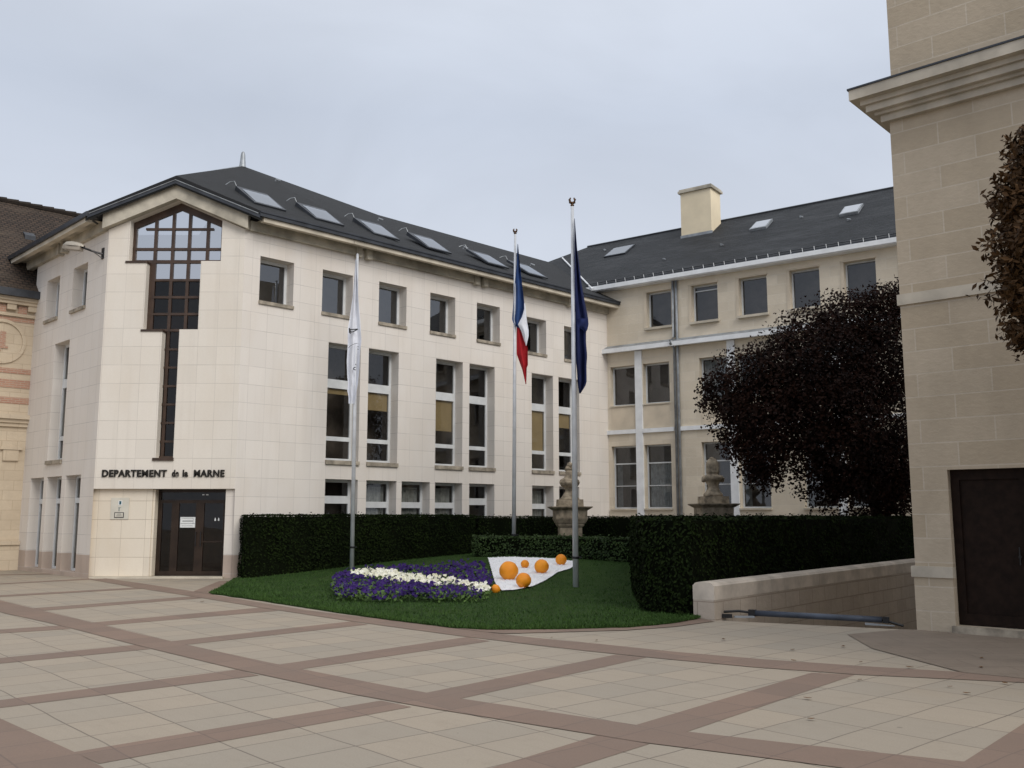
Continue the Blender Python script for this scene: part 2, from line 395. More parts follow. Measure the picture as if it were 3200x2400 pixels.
def wall(mb, fr, s0, s1, z0, z1, holes, depth=.35):
    S = sorted(set([s0, s1] + [h[0] for h in holes] + [h[1] for h in holes])); Z = sorted(set([z0, z1] + [h[2] for h in holes] + [h[3] for h in holes]))
    for i in range(len(S) - 1):
        for j in range(len(Z) - 1):
            a, b, c, d = S[i], S[i + 1], Z[j], Z[j + 1]; ms, mz = (a + b) / 2, (c + d) / 2
            if any(h[0] < ms < h[1] and h[2] < mz < h[3] for h in holes): continue
            mb.face([fr.P(a, 0, c), fr.P(b, 0, c), fr.P(b, 0, d), fr.P(a, 0, d)], [(a, c), (b, c), (b, d), (a, d)])
    for a, b, c, d in holes: reveal(mb, fr, a, b, c, d, depth)
def reveal(mb, fr, a, b, c, d, depth):
    P = fr.P
    mb.face([P(a, 0, c), P(a, 0, d), P(a, -depth, d), P(a, -depth, c)], [(a, c), (a, d), (a - depth, d), (a - depth, c)])
    mb.face([P(b, 0, d), P(b, 0, c), P(b, -depth, c), P(b, -depth, d)], [(b, d), (b, c), (b + depth, c), (b + depth, d)])
    mb.face([P(a, 0, d), P(b, 0, d), P(b, -depth, d), P(a, -depth, d)], [(a, d), (b, d), (b, d + depth), (a, d + depth)])
    mb.face([P(b, 0, c), P(a, 0, c), P(a, -depth, c), P(b, -depth, c)], [(b, c), (a, c), (a, c - depth), (b, c - depth)])

def window(fr, root, a, b, c, d, rails=(), off=-.27, fw=.075, glass='glass', frame='frame_grey', blinds=(), sill=None, mull=(), th=.06, sillmat='sill'):
    m = MB()
    m.fbox(fr, a, a + fw, off - th, off, c, d); m.fbox(fr, b - fw, b, off - th, off, c, d)
    m.fbox(fr, a + fw, b - fw, off - th, off, c, c + fw); m.fbox(fr, a + fw, b - fw, off - th, off, d - fw, d)
    for r0, r1 in rails: m.fbox(fr, a + fw, b - fw, off - th, off + .012, r0, r1)
    for x0, x1 in mull: m.fbox(fr, x0, x1, off - th, off + .006, c + fw, d - fw)
    w = m.build('window', M[frame], root)
    # inner sash edge
    m = MB(); lv = [c + fw] + [q for r in sorted(rails) for q in r] + [d - fw]
    for k in range(0, len(lv), 2):
        g0, g1 = lv[k], lv[k + 1]
        m.face([fr.P(a + fw, off - .035, g0), fr.P(b - fw, off - .035, g0), fr.P(b - fw, off - .035, g1), fr.P(a + fw, off - .035, g1)])
    m.build('pane', M[glass], w)
    for (x0, x1, y0, y1, mt) in blinds:
        m = MB()
        if mt == 'curtain':
            N = 28
            for i in range(N):
                p0, p1 = x0 + (x1 - x0) * i / N, x0 + (x1 - x0) * (i + 1) / N
                o0, o1 = off - .14 + .03 * math.sin(i * 1.9), off - .14 + .03 * math.sin((i + 1) * 1.9)
                m.face([fr.P(p0, o0, y0), fr.P(p1, o1, y0), fr.P(p1, o1, y1), fr.P(p0, o0, y1)])
            m.build('curtain', M['curtain'], w)
        else:
            m.fbox(fr, x0, x1, off - .095, off - .08, y0, y1)
            if mt == 'blind': m.fbox(fr, x0, x1, off - .1, off - .075, y0 - .03, y0 - .001)
            m.build('blind' if mt == 'blind' else 'panel', M[mt], w)
    if sill:
        m = MB(); m.fbox(fr, a - sill[2], b + sill[2], -.005, sill[1], c - sill[0], c - .002); m.fbox(fr, a + .003, b - .003, off, -.005, c - sill[0], c + .004); m.build('sill', M[sillmat], w)
    return w

# ------------------------------------------------------------------ world and sun
T = Vector((.50, -.66, .62)).normalized()     # towards the sun behind the overcast
w = bpy.data.worlds.new('World'); scn.world = w; w.use_nodes = True
wn = w.node_tree; nd = wn.nodes; bg = nd['Background']
sky = nd.new('ShaderNodeTexSky'); sky.sky_type = 'NISHITA'; sky.sun_disc = False
sky.sun_elevation = math.asin(T.z); sky.sun_rotation = math.atan2(T.x, T.y); sky.air_density = 1.2; sky.dust_density = 3.0
tc = nd.new('ShaderNodeTexCoord'); sx = nd.new('ShaderNodeSeparateXYZ'); wn.links.new(tc.outputs['Generated'], sx.inputs[0])
cr = nd.new('ShaderNodeValToRGB'); wn.links.new(sx.outputs[2], cr.inputs[0])
e = cr.color_ramp.elements
e[0].position = .0; e[0].color = (.60, .635, .70, 1); e[1].position = 1.0; e[1].color = (.95, .97, 1.0, 1)
q = cr.color_ramp.elements.new(.40); q.color = (.53, .58, .675, 1)
q = cr.color_ramp.elements.new(.20); q.color = (.60, .638, .715, 1)
nz = nd.new('ShaderNodeTexNoise'); nz.inputs['Scale'].default_value = 2.6; nz.inputs['Detail'].default_value = 5; nz.inputs['Roughness'].default_value = .5; nz.inputs['Distortion'].default_value = .6
mp = nd.new('ShaderNodeMapping'); mp.inputs['Scale'].default_value = (1, 1, 2.2); mp.inputs['Location'].default_value = (.4, .1, .2)
wn.links.new(tc.outputs['Generated'], mp.inputs[0]); wn.links.new(mp.outputs[0], nz.inputs[0])
mr = nd.new('ShaderNodeMapRange'); mr.inputs[1].default_value = .3; mr.inputs[2].default_value = .7; mr.inputs[3].default_value = .93; mr.inputs[4].default_value = 1.10
wn.links.new(nz.outputs[0], mr.inputs[0])
hs = nd.new('ShaderNodeMix'); hs.data_type = 'RGBA'; hs.blend_type = 'MULTIPLY'; hs.inputs[0].default_value = 1
wn.links.new(cr.outputs[0], hs.inputs[6]); wn.links.new(mr.outputs[0], hs.inputs[7])
sc = nd.new('ShaderNodeMix'); sc.data_type = 'RGBA'; sc.blend_type = 'MULTIPLY'; sc.inputs[0].default_value = 1; sc.inputs[7].default_value = (10, 10, 10, 1); sc.clamp_result = False
wn.links.new(hs.outputs[2], sc.inputs[6])
mx = nd.new('ShaderNodeMix'); mx.data_type = 'RGBA'; mx.inputs[0].default_value = .93; mx.clamp_result = False
wn.links.new(sky.outputs[0], mx.inputs[6]); wn.links.new(sc.outputs[2], mx.inputs[7])
wn.links.new(mx.outputs[2], bg.inputs[0]); bg.inputs[1].default_value = .1
sl = bpy.data.lights.new('sun', 'SUN'); sl.energy = 1.7; sl.angle = R(35); sl.color = (1, .95, .88)
so = bpy.data.objects.new('sun', sl); so.rotation_euler = T.to_track_quat('Z', 'Y').to_euler(); so.location = (10, -15, 30); col.objects.link(so)
scn.view_settings.view_transform = 'Standard'; scn.view_settings.look = 'None'; scn.view_settings.gamma = 1; scn.view_settings.exposure = 0.15

# ------------------------------------------------------------------ ground
NC = Vector((6.07, 14.45, 0))
A = (3.31, 15.80); B = (6.07, 14.45); A2 = (10.9, 24.9); B2 = (14.1, 23.4)
m = MB(); O = [(-160, -70), (160, -70), (160, 260), (-160, 260)]
for qd in ([O[0], O[1], B, A], [O[1], O[2], B2, B], [O[2], O[3], A2, B2], [O[3], O[0], A, A2]): m.face([(x, y, 0) for x, y in qd])
tag(m.build('ground', M['ground']), kind='structure')
m = MB(); N = 8
for i in range(N):
    t0, t1 = i / N, (i + 1) / N
    g = lambda t, p, q, z: (p[0] + (q[0] - p[0]) * t, p[1] + (q[1] - p[1]) * t, z)
    zz = lambda t: -1.9 * max(0, t - .02) - .002
    m.face([g(t0, A, A2, zz(t0)), g(t0, B, B2, zz(t0)), g(t1, B, B2, zz(t1)), g(t1, A, A2, zz(t1))])
m.face([(A2[0], A2[1], -2), (B2[0], B2[1], -2), (B2[0], B2[1], .0), (A2[0], A2[1], .0)])
tag(m.build('ramp', M['ground']), kind='structure')

def strip(mb, up, lo, z):
    k = max(len(up), len(lo))
    def rs(P, n):
        d = [0]
        for a, b in zip(P, P[1:]): d.append(d[-1] + math.dist(a, b))
        out = []
        for i in range(n):
            t = d[-1] * i / (n - 1); j = 0
            while j < len(d) - 2 and d[j + 1] < t: j += 1
            f = (t - d[j]) / max(1e-6, d[j + 1] - d[j]); out.append((P[j][0] + (P[j + 1][0] - P[j][0]) * f, P[j][1] + (P[j + 1][1] - P[j][1]) * f))
        return out
    U, L = rs(up, 24), rs(lo, 24)
    for i in range(23): mb.face([(*L[i], z), (*L[i + 1], z), (*U[i + 1], z), (*U[i], z)])
A1up = [(-13, 22.4), (-10.29, 19.4), (-8.42, 17.33), (-6.71, 15.45), (-4.64, 13.18), (-2.68, 11.16), (-.85, 9.41), (1.01, 8.02), (1.36, 7.75), (3.13, 6.86), (5, 5.9)]
A1lo = [(-13, 21.7), (-9.03, 17.05), (-7.02, 15.05), (-4.98, 12.83), (-3.05, 10.82), (-1.21, 9.05), (.67, 7.66), (1.03, 7.38), (1.75, 6.99), (2.19, 6.71), (4.6, 5.3)]
A2lo = [(-11.22, 25.6), (-8.69, 22.51), (-6.76, 20.36), (-4.67, 17.92), (-2.6, 15.63), (-.64, 13.65), (1.28, 11.96), (3.26, 10.61), (3.69, 10.48), (5.24, 9.99), (8, 9.0)]
A2up = [(-11.0, 26.05), (-9.68, 24.62), (-7.15, 21.63), (-6.53, 20.86), (-3.39, 17.05), (-1.82, 15.66), (-.93, 14.68), (-.39, 14.19), (.32, 13.53), (1.37, 12.75), (2.01, 12.2), (3.42, 11.27), (4.86, 10.68), (5.43, 10.35), (8.2, 9.5)]
m = MB()
strip(m, A1up, A1lo, .006); strip(m, A2up, A2lo, .006)
m.face([(-9.5, 13.9, .006), (-9.5, 2, .006), (-.6, 3.9, .006), (-2.78, 6.71, .006), (-3.17, 7.13, .006), (-4.31, 8.26, .006)])
for q in [[(-8.82, 17.8), (-6.76, 20.36), (-6.4, 19.9), (-8.43, 17.33)], [(-6.71, 15.45), (-4.67, 17.92), (-4.19, 17.33), (-6.34, 15.05)],
          [(-4.64, 13.18), (-2.6, 15.63), (-2.26, 15.18), (-4.32, 12.83)], [(-2.68, 11.16), (-.64, 13.65), (-.3, 13.21), (-2.37, 10.82)],
          [(-.85, 9.41), (1.28, 11.96), (1.62, 11.72), (-.53, 9.08)], [(1.01, 8.02), (3.26, 10.61), (3.69, 10.48), (1.36, 7.75)],
          [(-7.02, 15.05), (-7.9, 14.35), (-7.65, 13.9), (-6.65, 14.6)], [(-4.98, 12.83), (-6.6, 11.23), (-6.4, 10.8), (-4.63, 12.44)],
          [(-3.05, 10.82), (-5.2, 8.6), (-5.0, 8.3), (-2.71, 10.44)], [(-1.21, 9.05), (-3.17, 7.13), (-2.85, 6.81), (-.9, 8.76)],
          [(.67, 7.66), (-.9, 5.8), (-.4, 5.8), (1.03, 7.38)], [(3.14, 6.86), (4.23, 8.1), (4.6, 7.9), (3.5, 6.6)],
          [(-10.97, 20.65), (-8.92, 22.8), (-8.6, 22.46), (-10.73, 20.21)], [(-12.86, 24.17), (-11.43, 26.09), (-11.18, 25.71), (-12.68, 23.84)],
          [(-14.78, 27.76), (-13.23, 28.36), (-13.09, 28.05), (-14.59, 27.39)]]:
    m.face([(x, y, .003) for x, y in q])
m.face([(x, y, .009) for x, y in [(-6.53, 20.86), (-7.15, 21.63), (-7.6, 25.0), (-6.9, 25.2), (-6.3, 20.9)]])
m.cur = 1
m.face([(x, y, .009) for x, y in [(4.81, 13.91), (4.62, 12.45), (4.9, 10.6), (5.5, 10.1), (9, 9.0), (9, 11.6), (6.07, 14.43), (5.84, 14.5)]])
m.cur = 0
m.face([(x, y, .009) for x, y in [(-.39, 14.19), (-.1, 14.0), (.6, 14.15), (1.7, 14.4), (2.5, 14.85), (3.26, 15.6), (3.1, 16), (-.9, 14.7)]])
tag(m.build('paving_bands', [M['band'], M['apron']]), kind='structure')

# ------------------------------------------------------------------ lawn mound
CP = [(-6.57, 21.01, .03), (-5.06, 19.33, .03), (-3.36, 17.3, .03), (-1.92, 15.66, .03), (-.92, 14.71, .03), (-.32, 14.37, .03), (.65, 14.48, .03), (1.72, 14.71, .03), (2.42, 15.14, .03), (3.0, 15.93, .03),
      (-6.98, 23.94, .03), (-7.1, 25.6, .04), (-7.6, 25.7, .04), (-4.75, 27.95, .22), (-3.4, 29.3, .34), (-2.07, 30.6, .42), (0, 27.5, .54), (3.2, 26, .40), (1.5, 26.9, .5), (1, 31.5, .55), (4, 30, .5), (4, 26, .4), (3.5, 20, .07), (2.36, 18.4, .05), (2.69, 22.1, .12)]
cp = np.array(CP); _d = np.linalg.norm(cp[:, None, :2] - cp[None, :, :2], axis=2)
def tps(r): return np.where(r > 0, r * r * np.log(np.maximum(r, 1e-9)), 0.0)
_n = len(CP); K = np.zeros((_n + 3, _n + 3)); K[:_n, :_n] = tps(_d) + np.eye(_n) * .8
K[:_n, _n] = 1; K[:_n, _n + 1:] = cp[:, :2]; K[_n, :_n] = 1; K[_n + 1:, :_n] = cp[:, :2].T
_w = np.linalg.solve(K, np.concatenate([cp[:, 2], [0, 0, 0]]))
def mound(x, y):
    r = np.hypot(cp[:, 0] - x, cp[:, 1] - y)
    return max(.02, float(tps(r) @ _w[:_n] + _w[_n] + _w[_n + 1] * x + _w[_n + 2] * y))
def on_mound(px, py):
    r = ray(px, py); lo, y = None, 13.0
    while y < 34:
        p = at(px, py, y)
        if p.z <= mound(p.x, p.y): return Vector((p.x, p.y, mound(p.x, p.y)))
        y += .03
    return p
def resample(P, n):
    d = [0]
    for a, b in zip(P, P[1:]): d.append(d[-1] + math.dist(a, b))
    out = []
    for i in range(n):
        t = d[-1] * i / (n - 1); j = 0
        while j < len(d) - 2 and d[j + 1] < t: j += 1
        f = (t - d[j]) / max(1e-6, d[j + 1] - d[j]); out.append((P[j][0] + (P[j + 1][0] - P[j][0]) * f, P[j][1] + (P[j + 1][1] - P[j][1]) * f))
    return out
LF = [(-6.57, 21.01), (-5.06, 19.33), (-3.36, 17.3), (-1.92, 15.66), (-.92, 14.71), (-.32, 14.42), (.65, 14.48), (1.72, 14.71), (2.42, 15.14), (3.05, 15.93)]
LB = [(-7.45, 25.75), (-4.9, 28.8), (-2, 31.8), (1, 31.5), (4, 30), (4, 26), (3.5, 20), (3.35, 16.4)]
NF, NV = 110, 70
Fp, Bp = resample(LF, NF), resample(LB, NF)
Fp = [(x + .03 * noise.noise(Vector((x * 3, y * 3, 0))), y + .05 * noise.noise(Vector((x * 3, y * 3, 4)))) for x, y in Fp]
m = MB(); G = []
for i in range(NF):
    rowv = []
    for j in range(NV + 1):
        t = (j / NV) ** 1.15; x = Fp[i][0] + (Bp[i][0] - Fp[i][0]) * t; y = Fp[i][1] + (Bp[i][1] - Fp[i][1]) * t
        z = max(.028, mound(x, y)) + .006 * noise.noise(Vector((x * 6, y * 6, 1)))
        rowv.append((x, y, z))
    G.append(rowv)
for i in range(NF):
    for p in G[i]: m.v.append(p)
for i in range(NF - 1):
    for j in range(NV):
        a = i * (NV + 1) + j; b = (i + 1) * (NV + 1) + j
        m.f.append([a, b, b + 1, a + 1]); m.uv.append(None); m.mi.append(0)
for i in range(NF - 1):
    p, q = G[i][0], G[i + 1][0]; m.face([(p[0], p[1], 0), (q[0], q[1], 0), q, p])
tag(m.build('lawn', M['lawn'], smooth=True), kind='structure')

BED = [at(a, b, 20) for a, b in []]
def poly_on(pts): return [on_mound(a, b) for a, b in pts]
def inside(x, y, P):
    c = False; j = len(P) - 1
    for i in range(len(P)):
        xi, yi, xj, yj = P[i][0], P[i][1], P[j][0], P[j][1]
        if (yi > y) != (yj > y) and x < (xj - xi) * (y - yi) / (yj - yi) + xi: c = not c
        j = i
    return c
def scatter(P, n):
    xs = [p[0] for p in P]; ys = [p[1] for p in P]; out = []; g = 0
    while len(out) < n and g < n * 40:
        g += 1; x = random.uniform(min(xs), max(xs)); y = random.uniform(min(ys), max(ys))
        if inside(x, y, P): out.append((x, y))
    return out
bed_poly = poly_on([(714, 1276), (722, 1264), (750, 1250), (790, 1244), (880, 1237), (935, 1240), (1000, 1233), (1045, 1232), (1058, 1255), (1064, 1282), (1050, 1302), (960, 1303), (880, 1302), (800, 1303), (728, 1300)])
white_poly = poly_on([(752, 1254), (772, 1250), (830, 1248), (842, 1254), (900, 1263), (960, 1268), (1010, 1279), (1058, 1287), (1055, 1303), (1040, 1300), (1005, 1289), (940, 1283), (880, 1278), (820, 1270), (775, 1264)])
gravel_poly = poly_on([(1054, 1207), (1075, 1206), (1100, 1205), (1130, 1206), (1165, 1207), (1200, 1209), (1238, 1214), (1241, 1224), (1230, 1231), (1205, 1238), (1178, 1256), (1150, 1269), (1110, 1277), (1084, 1278), (1070, 1262), (1062, 1235)])
# grass blades: dense along the edge of the lawn, sparse over the rest
m = MB()
def blade(x, y, h, wd):
    z = max(.028, mound(x, y)) - .005; a = random.uniform(0, math.pi); dx, dy = math.cos(a) * wd, math.sin(a) * wd
    tx, ty = random.gauss(0, h * .45), random.gauss(0, h * .45)
    i = len(m.v); m.v += [(x - dx, y - dy, z), (x + dx, y + dy, z), (x + tx, y + ty, z + h)]; m.f.append([i, i + 1, i + 2]); m.uv.append(None); m.mi.append(0)
for i in range(34000):
    t = random.random(); k = t * (NF - 1); j = int(k); f = k - j; j2 = min(j + 1, NF - 1)
    v = random.random() ** 2.2
    fx, fy = Fp[j][0] * (1 - f) + Fp[j2][0] * f, Fp[j][1] * (1 - f) + Fp[j2][1] * f
    bx, by = Bp[j][0] * (1 - f) + Bp[j2][0] * f, Bp[j][1] * (1 - f) + Bp[j2][1] * f
    x, y = fx + (bx - fx) * v + random.gauss(0, .02), fy + (by - fy) * v + random.gauss(0, .02)
    if inside(x, y, gravel_poly): continue
    blade(x, y, random.uniform(.025, .06), random.uniform(.006, .011))
for x, y in scatter(bed_poly, 1500): blade(x, y, random.uniform(.06, .13), .008)
tag(m.build('grass', M['grass']), 'short dark green grass blades growing on the lawn mound', 'grass', kind='stuff')

# gravel patch
m = MB(); st = .02; xs = [p.x for p in gravel_poly]; ys = [p.y for p in gravel_poly]; x = min(xs)
while x < max(xs):
    y = min(ys)
    while y < max(ys):
        if inside(x + st / 2, y + st / 2, gravel_poly):
            c = [(x, y), (x + st, y), (x + st, y + st), (x, y + st)]
            m.face([(a, b, max(.028, mound(a, b)) + .028 + .006 * noise.noise(Vector((a * 9, b * 9, 0)))) for a, b in c])
        y += st
    x += st
for x, y in scatter(gravel_poly, 1500):
    z = mound(x, y) + .034; r = random.uniform(.012, .024)
    i = len(m.v); a = random.uniform(0, 3); ring = [(x + r * math.cos(a + k * 1.57), y + r * math.sin(a + k * 1.57), z) for k in range(4)]
    m.v += ring + [(x, y, z + r * .8)]
    for k in range(4): m.f.append([i + k, i + (k + 1) % 4, i + 4]); m.uv.append(None); m.mi.append(0)
tag(m.build('gravel', M['gravel']), 'patch of bright white gravel on the lawn under the orange balls', 'gravel', kind='stuff')

# pansies
def flower(mb, x, y, z, r):
    nrm = Vector((random.gauss(0, .45), random.gauss(-.55, .4), random.uniform(.25, 1))).normalized()
    a = nrm.cross(Vector((.3, .2, 1))).normalized(); b = nrm.cross(a); c = Vector((x, y, z)); ph = random.uniform(0, 6.28)
    for k in range(5):
        t = ph + k * 2 * math.pi / 5; d = a * math.cos(t) + b * math.sin(t); e_ = -a * math.sin(t) + b * math.cos(t)
        i = len(mb.v); lift = nrm * r * random.uniform(.05, .45)
        mb.v += [tuple(c), tuple(c + d * r * .7 + e_ * r * .48 + lift), tuple(c + d * r * 1.12 + lift * 1.3), tuple(c + d * r * .7 - e_ * r * .48 + lift)]
        mb.f.append([i, i + 1, i + 2, i + 3]); mb.uv.append(None); mb.mi.append(0)
mp_, mw_, ml_ = MB(), MB(), MB()
for x, y in scatter(bed_poly, 3000):
    hum = .17 + .07 * noise.noise(Vector((x * 1.7, y * 1.7, 0)))
    z = mound(x, y)
    if inside(x, y, white_poly):
        if random.random() < .18: flower(mw_, x, y, z + hum + random.uniform(.0, .06), random.uniform(.03, .05))
    elif noise.noise(Vector((x * 1.9, y * 1.9, 7))) > -.32 or random.random() < .3: flower(mp_, x, y, z + hum * random.uniform(.45, 1.45), random.uniform(.028, .048))
for x, y in scatter(white_poly, 330):
    flower(mw_, x, y, mound(x, y) + .20 + .06 * noise.noise(Vector((x * 2, y * 2, 3))) + random.uniform(0, .06), random.uniform(.030, .055))
for x, y in scatter(bed_poly, 5200):
    ml_.leaf((x, y, mound(x, y) + random.uniform(.02, .20)), (random.gauss(0, .6), random.gauss(-.3, .6), 1), random.uniform(.035, .07), 1.9)
tag(mp_.build('purple_pansies', M['pansy']), 'deep purple pansies filling the flower bed on the lawn', 'flowers', kind='stuff')
tag(mw_.build('white_pansies', M['pansy_w']), 'white pansies in a curving stripe through the purple flower bed', 'flowers', kind='stuff')
tag(ml_.build('pansy_foliage', M['pansy_l']), 'green leaves under the pansies of the flower bed', 'foliage', kind='stuff')

# orange balls
for px, py, rpx, lab in [(1099, 1254, 20.5, 'largest orange ball, at the left of the white gravel'),
                         (1131, 1271, 16.5, 'orange ball at the lower edge of the gravel, just right of and below the largest'),
                         (1134, 1228.5, 9, 'smallest orange ball, on the gravel between two bigger ones'),
                         (1170, 1240, 15.5, 'orange ball in the middle right of the gravel, third largest'),
                         (1212, 1222, 12, 'orange ball farthest back on the gravel, beside the tallest flagpole'),
                         (1070, 1280, 10.5, 'small orange ball half sunk at the gravel tip beside the white pansies')]:
    g = on_mound(px, py); r = rpx * 1.4466 / 2978 * g.y
    o = bpy.data.objects.new
    m = MB(); c = Vector((0, 0, r * (.9 if py < 1279 else .45))); m.ball(c, r, 28, 18, (1, 1, .97), .05)
    ob = m.build('orange_ball', M['orange'], smooth=True); ob.location = g + Vector((0, 0, .02))
    tag(ob, lab, 'ball', 'orange balls on the white gravel')

# ------------------------------------------------------------------ hedges
def hedge(name, poly, zb, ztop, dens, label, mat='hedge', leaf=.04, jit=.05, round_=.0):
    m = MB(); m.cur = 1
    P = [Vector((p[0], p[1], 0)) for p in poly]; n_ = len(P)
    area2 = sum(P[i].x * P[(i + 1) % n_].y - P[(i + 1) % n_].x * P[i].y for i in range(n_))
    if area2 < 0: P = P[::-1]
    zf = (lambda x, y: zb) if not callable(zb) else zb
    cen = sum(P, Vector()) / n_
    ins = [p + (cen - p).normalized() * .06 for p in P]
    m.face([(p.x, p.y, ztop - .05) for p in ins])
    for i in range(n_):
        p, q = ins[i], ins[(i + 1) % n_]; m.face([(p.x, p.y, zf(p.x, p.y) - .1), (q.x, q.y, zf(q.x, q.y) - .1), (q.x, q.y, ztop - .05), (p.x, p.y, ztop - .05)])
    m.cur = 0
    for i in range(n_):
        p, q = P[i], P[(i + 1) % n_]; L = (q - p).length; nr = Vector((q.y - p.y, p.x - q.x, 0)).normalized(); hgt = ztop - zf((p.x + q.x) / 2, (p.y + q.y) / 2)
        vis = dens if nr.dot(Vector((0, 0, 0)) - (p + q) / 2) > 0 else dens * .15
        for k in range(int(L * hgt * vis)):
            t = random.random(); b = p.lerp(q, t); z0 = zf(b.x, b.y); z = z0 + (ztop - z0) * random.random()
            bulge = jit * noise.noise(Vector((b.x * 1.6, b.y * 1.6, z * 1.6))) + random.gauss(0, .012)
            if z > ztop - .12: bulge -= (z - ztop + .12) * .5
            m.leaf((b.x + nr.x * bulge, b.y + nr.y * bulge, z), (nr.x + random.gauss(0, .5), nr.y + random.gauss(0, .5), random.gauss(.35, .5)), random.uniform(.7, 1.3) * leaf, 1.7)
    A_ = abs(area2) / 2
    for x, y in scatter([(p.x, p.y) for p in P], int(A_ * dens * .8)):
        m.leaf((x, y, ztop - .02 + jit * .8 * noise.noise(Vector((x * 1.1, y * 1.1, 0))) + random.gauss(0, .014) + (random.uniform(.02, .09) if random.random() < .015 else 0)), (random.gauss(0, .5), random.gauss(0, .5), 1), random.uniform(.7, 1.3) * leaf, 1.7)
    return tag(m.build(name, [M[mat], M['hedge_in']]), label, 'hedge')
hedge('hedge', [(-7.12, 25.45), (-5.0, 27.65), (-3.3, 29.3), (-1.2, 31.3), (-1.9, 32.2), (-4.2, 30.1), (-5.9, 28.5), (-7.62, 26.6)], mound, 1.71, 620, 'tall clipped dark green hedge along the front of the cream office building')
hedge('hedge', [(-1.15, 31.35), (1.0, 31.6), (4.2, 30.6), (4.4, 31.6), (1.0, 32.8), (-1.4, 32.2)], mound, 1.66, 360, 'tall dark hedge behind the nearer stone pedestal, in front of the corner of the buildings')
hedge('hedge', [(-1.15, 28.0), (0, 27.65), (1.5, 27.05), (3.3, 26.2), (3.7, 27.4), (1.7, 28.6), (.1, 29.1), (-1.2, 29.4)], mound, 1.08, 520, 'low clipped green hedge behind the flagpoles at the top of the lawn', 'hedge_low', .045)
hedge('hedge', [(2.3, 16.9), (2.75, 16.3), (3.02, 16.2), (12.9, 28.4), (13.0, 30.2), (3.6, 28.2), (3.25, 26), (2.74, 22.1), (2.4, 18.4)], mound, 1.655, 470, 'wide dark block of hedge beside the ramp wall on the right of the lawn', 'hedge', .042, .06)

# ------------------------------------------------------------------ office building (L, entrance, M facades)
CL = Vector((-11.50, 26.1, 0)); C = Vector((-7.613, 26.1, 0))
fE, fM, fL = Face(CL, 90), Face(C, 45), Face(CL, 135)
ob = empty('office_building', (-9.55, 27.5, 0), 'three-storey cream stone office building with chamfered entrance corner and dark slate roof', 'building')
LM, LL = 16.2, -5.75
top_w = [(.51, 1.63), (2.63, 3.75), (4.76, 5.88), (6.89, 8.01), (9.02, 10.15), (11.47, 12.59), (13.6, 14.72)]
tz = [(7.80, 9.11)] * 5 + [(7.68, 8.98), (7.64, 8.93)]
tall_w = [(2.91, 4.1), (4.41, 5.6), (7.18, 8.38), (8.69, 9.9), (11.79, 12.95), (13.26, 14.45)]
grd_w = [(2.92, 4.1), (4.42, 5.59), (5.8, 6.97), (7.19, 8.39), (8.71, 9.9), (11.8, 12.95), (13.26, 14.4)]
hM = [(a, b, z0, z1) for (a, b), (z0, z1) in zip(top_w, tz)] + [(a, b, 3.33, 6.9) for a, b in tall_w] + [(a, b, .2, 2.77) for a, b in grd_w]
lt, ll, lg = [(-2.54, -1.43), (-4.73, -3.64)], [(-3.71, -2.49)], [(-5.03, -3.87), (-3.6, -2.42), (-2.1, -.96)]
hL = [(a, b, 7.80, 9.11) for a, b in lt] + [(a, b, 3.33, 6.93) for a, b in ll] + [(a, b, .12, 2.84) for a, b in lg]
m = MB(); wall(m, fM, 0, LM, 0, 10.0, hM, .52)
# return wall at the far end of M
pE, pB = fM.P(LM, 0, 0), fM.P(LM, -6, 0)
m.face([pE, pB, pB + Vector((0, 0, 10)), pE + Vector((0, 0, 10))], [(0, 0), (6, 0), (6, 10), (0, 10)])
m.build('wall', M['tile_m'], ob)
m = MB(); wall(m, fL, LL, 0, 0, 10.0, hL, .52)
m.fbox(fL, LL - .02, LL, -6, -.003, 0, 9.6)
m.build('wall', M['tile_m'], ob)
# entrance wall with stepped cross window
LE = 3.887
def ztop(s): return 10.64 - abs(s - 1.943) * (10.64 - 9.77) / 1.99
m = MB(); cuts = [0, .60, 1.12, 1.66, 1.943, 2.14, 2.66, 3.22, LE]
low = {.60: 8.86, 1.12: 6.88, 1.66: 3.27, 1.943: 3.27, 2.14: 6.88, 2.66: 8.86}
for a, b in zip(cuts, cuts[1:]):
    if a in low: poly = [(a, 2.42), (b, 2.42), (b, low[a]), (a, low[a])]
    else: poly = [(a, 2.42), (b, 2.42), (b, ztop(b)), (a, ztop(a))]
    m.face([fE.P(s, 0, z) for s, z in poly], poly)
dp = .28
def quadw(p, q):   # reveal strip between two outline points
    m.face([fE.P(p[0], 0, p[1]), fE.P(q[0], 0, q[1]), fE.P(q[0], -dp, q[1]), fE.P(p[0], -dp, p[1])])
OUT = [(.60, ztop(.6)), (.60, 8.86), (1.12, 8.86), (1.12, 6.88), (1.66, 6.88), (1.66, 3.27), (2.14, 3.27), (2.14, 6.88), (2.66, 6.88), (2.66, 8.86), (3.22, 8.86), (3.22, ztop(3.22)), (1.943, 10.64), (.60, ztop(.6))]
for p, q in zip(OUT, OUT[1:]): quadw(p, q)
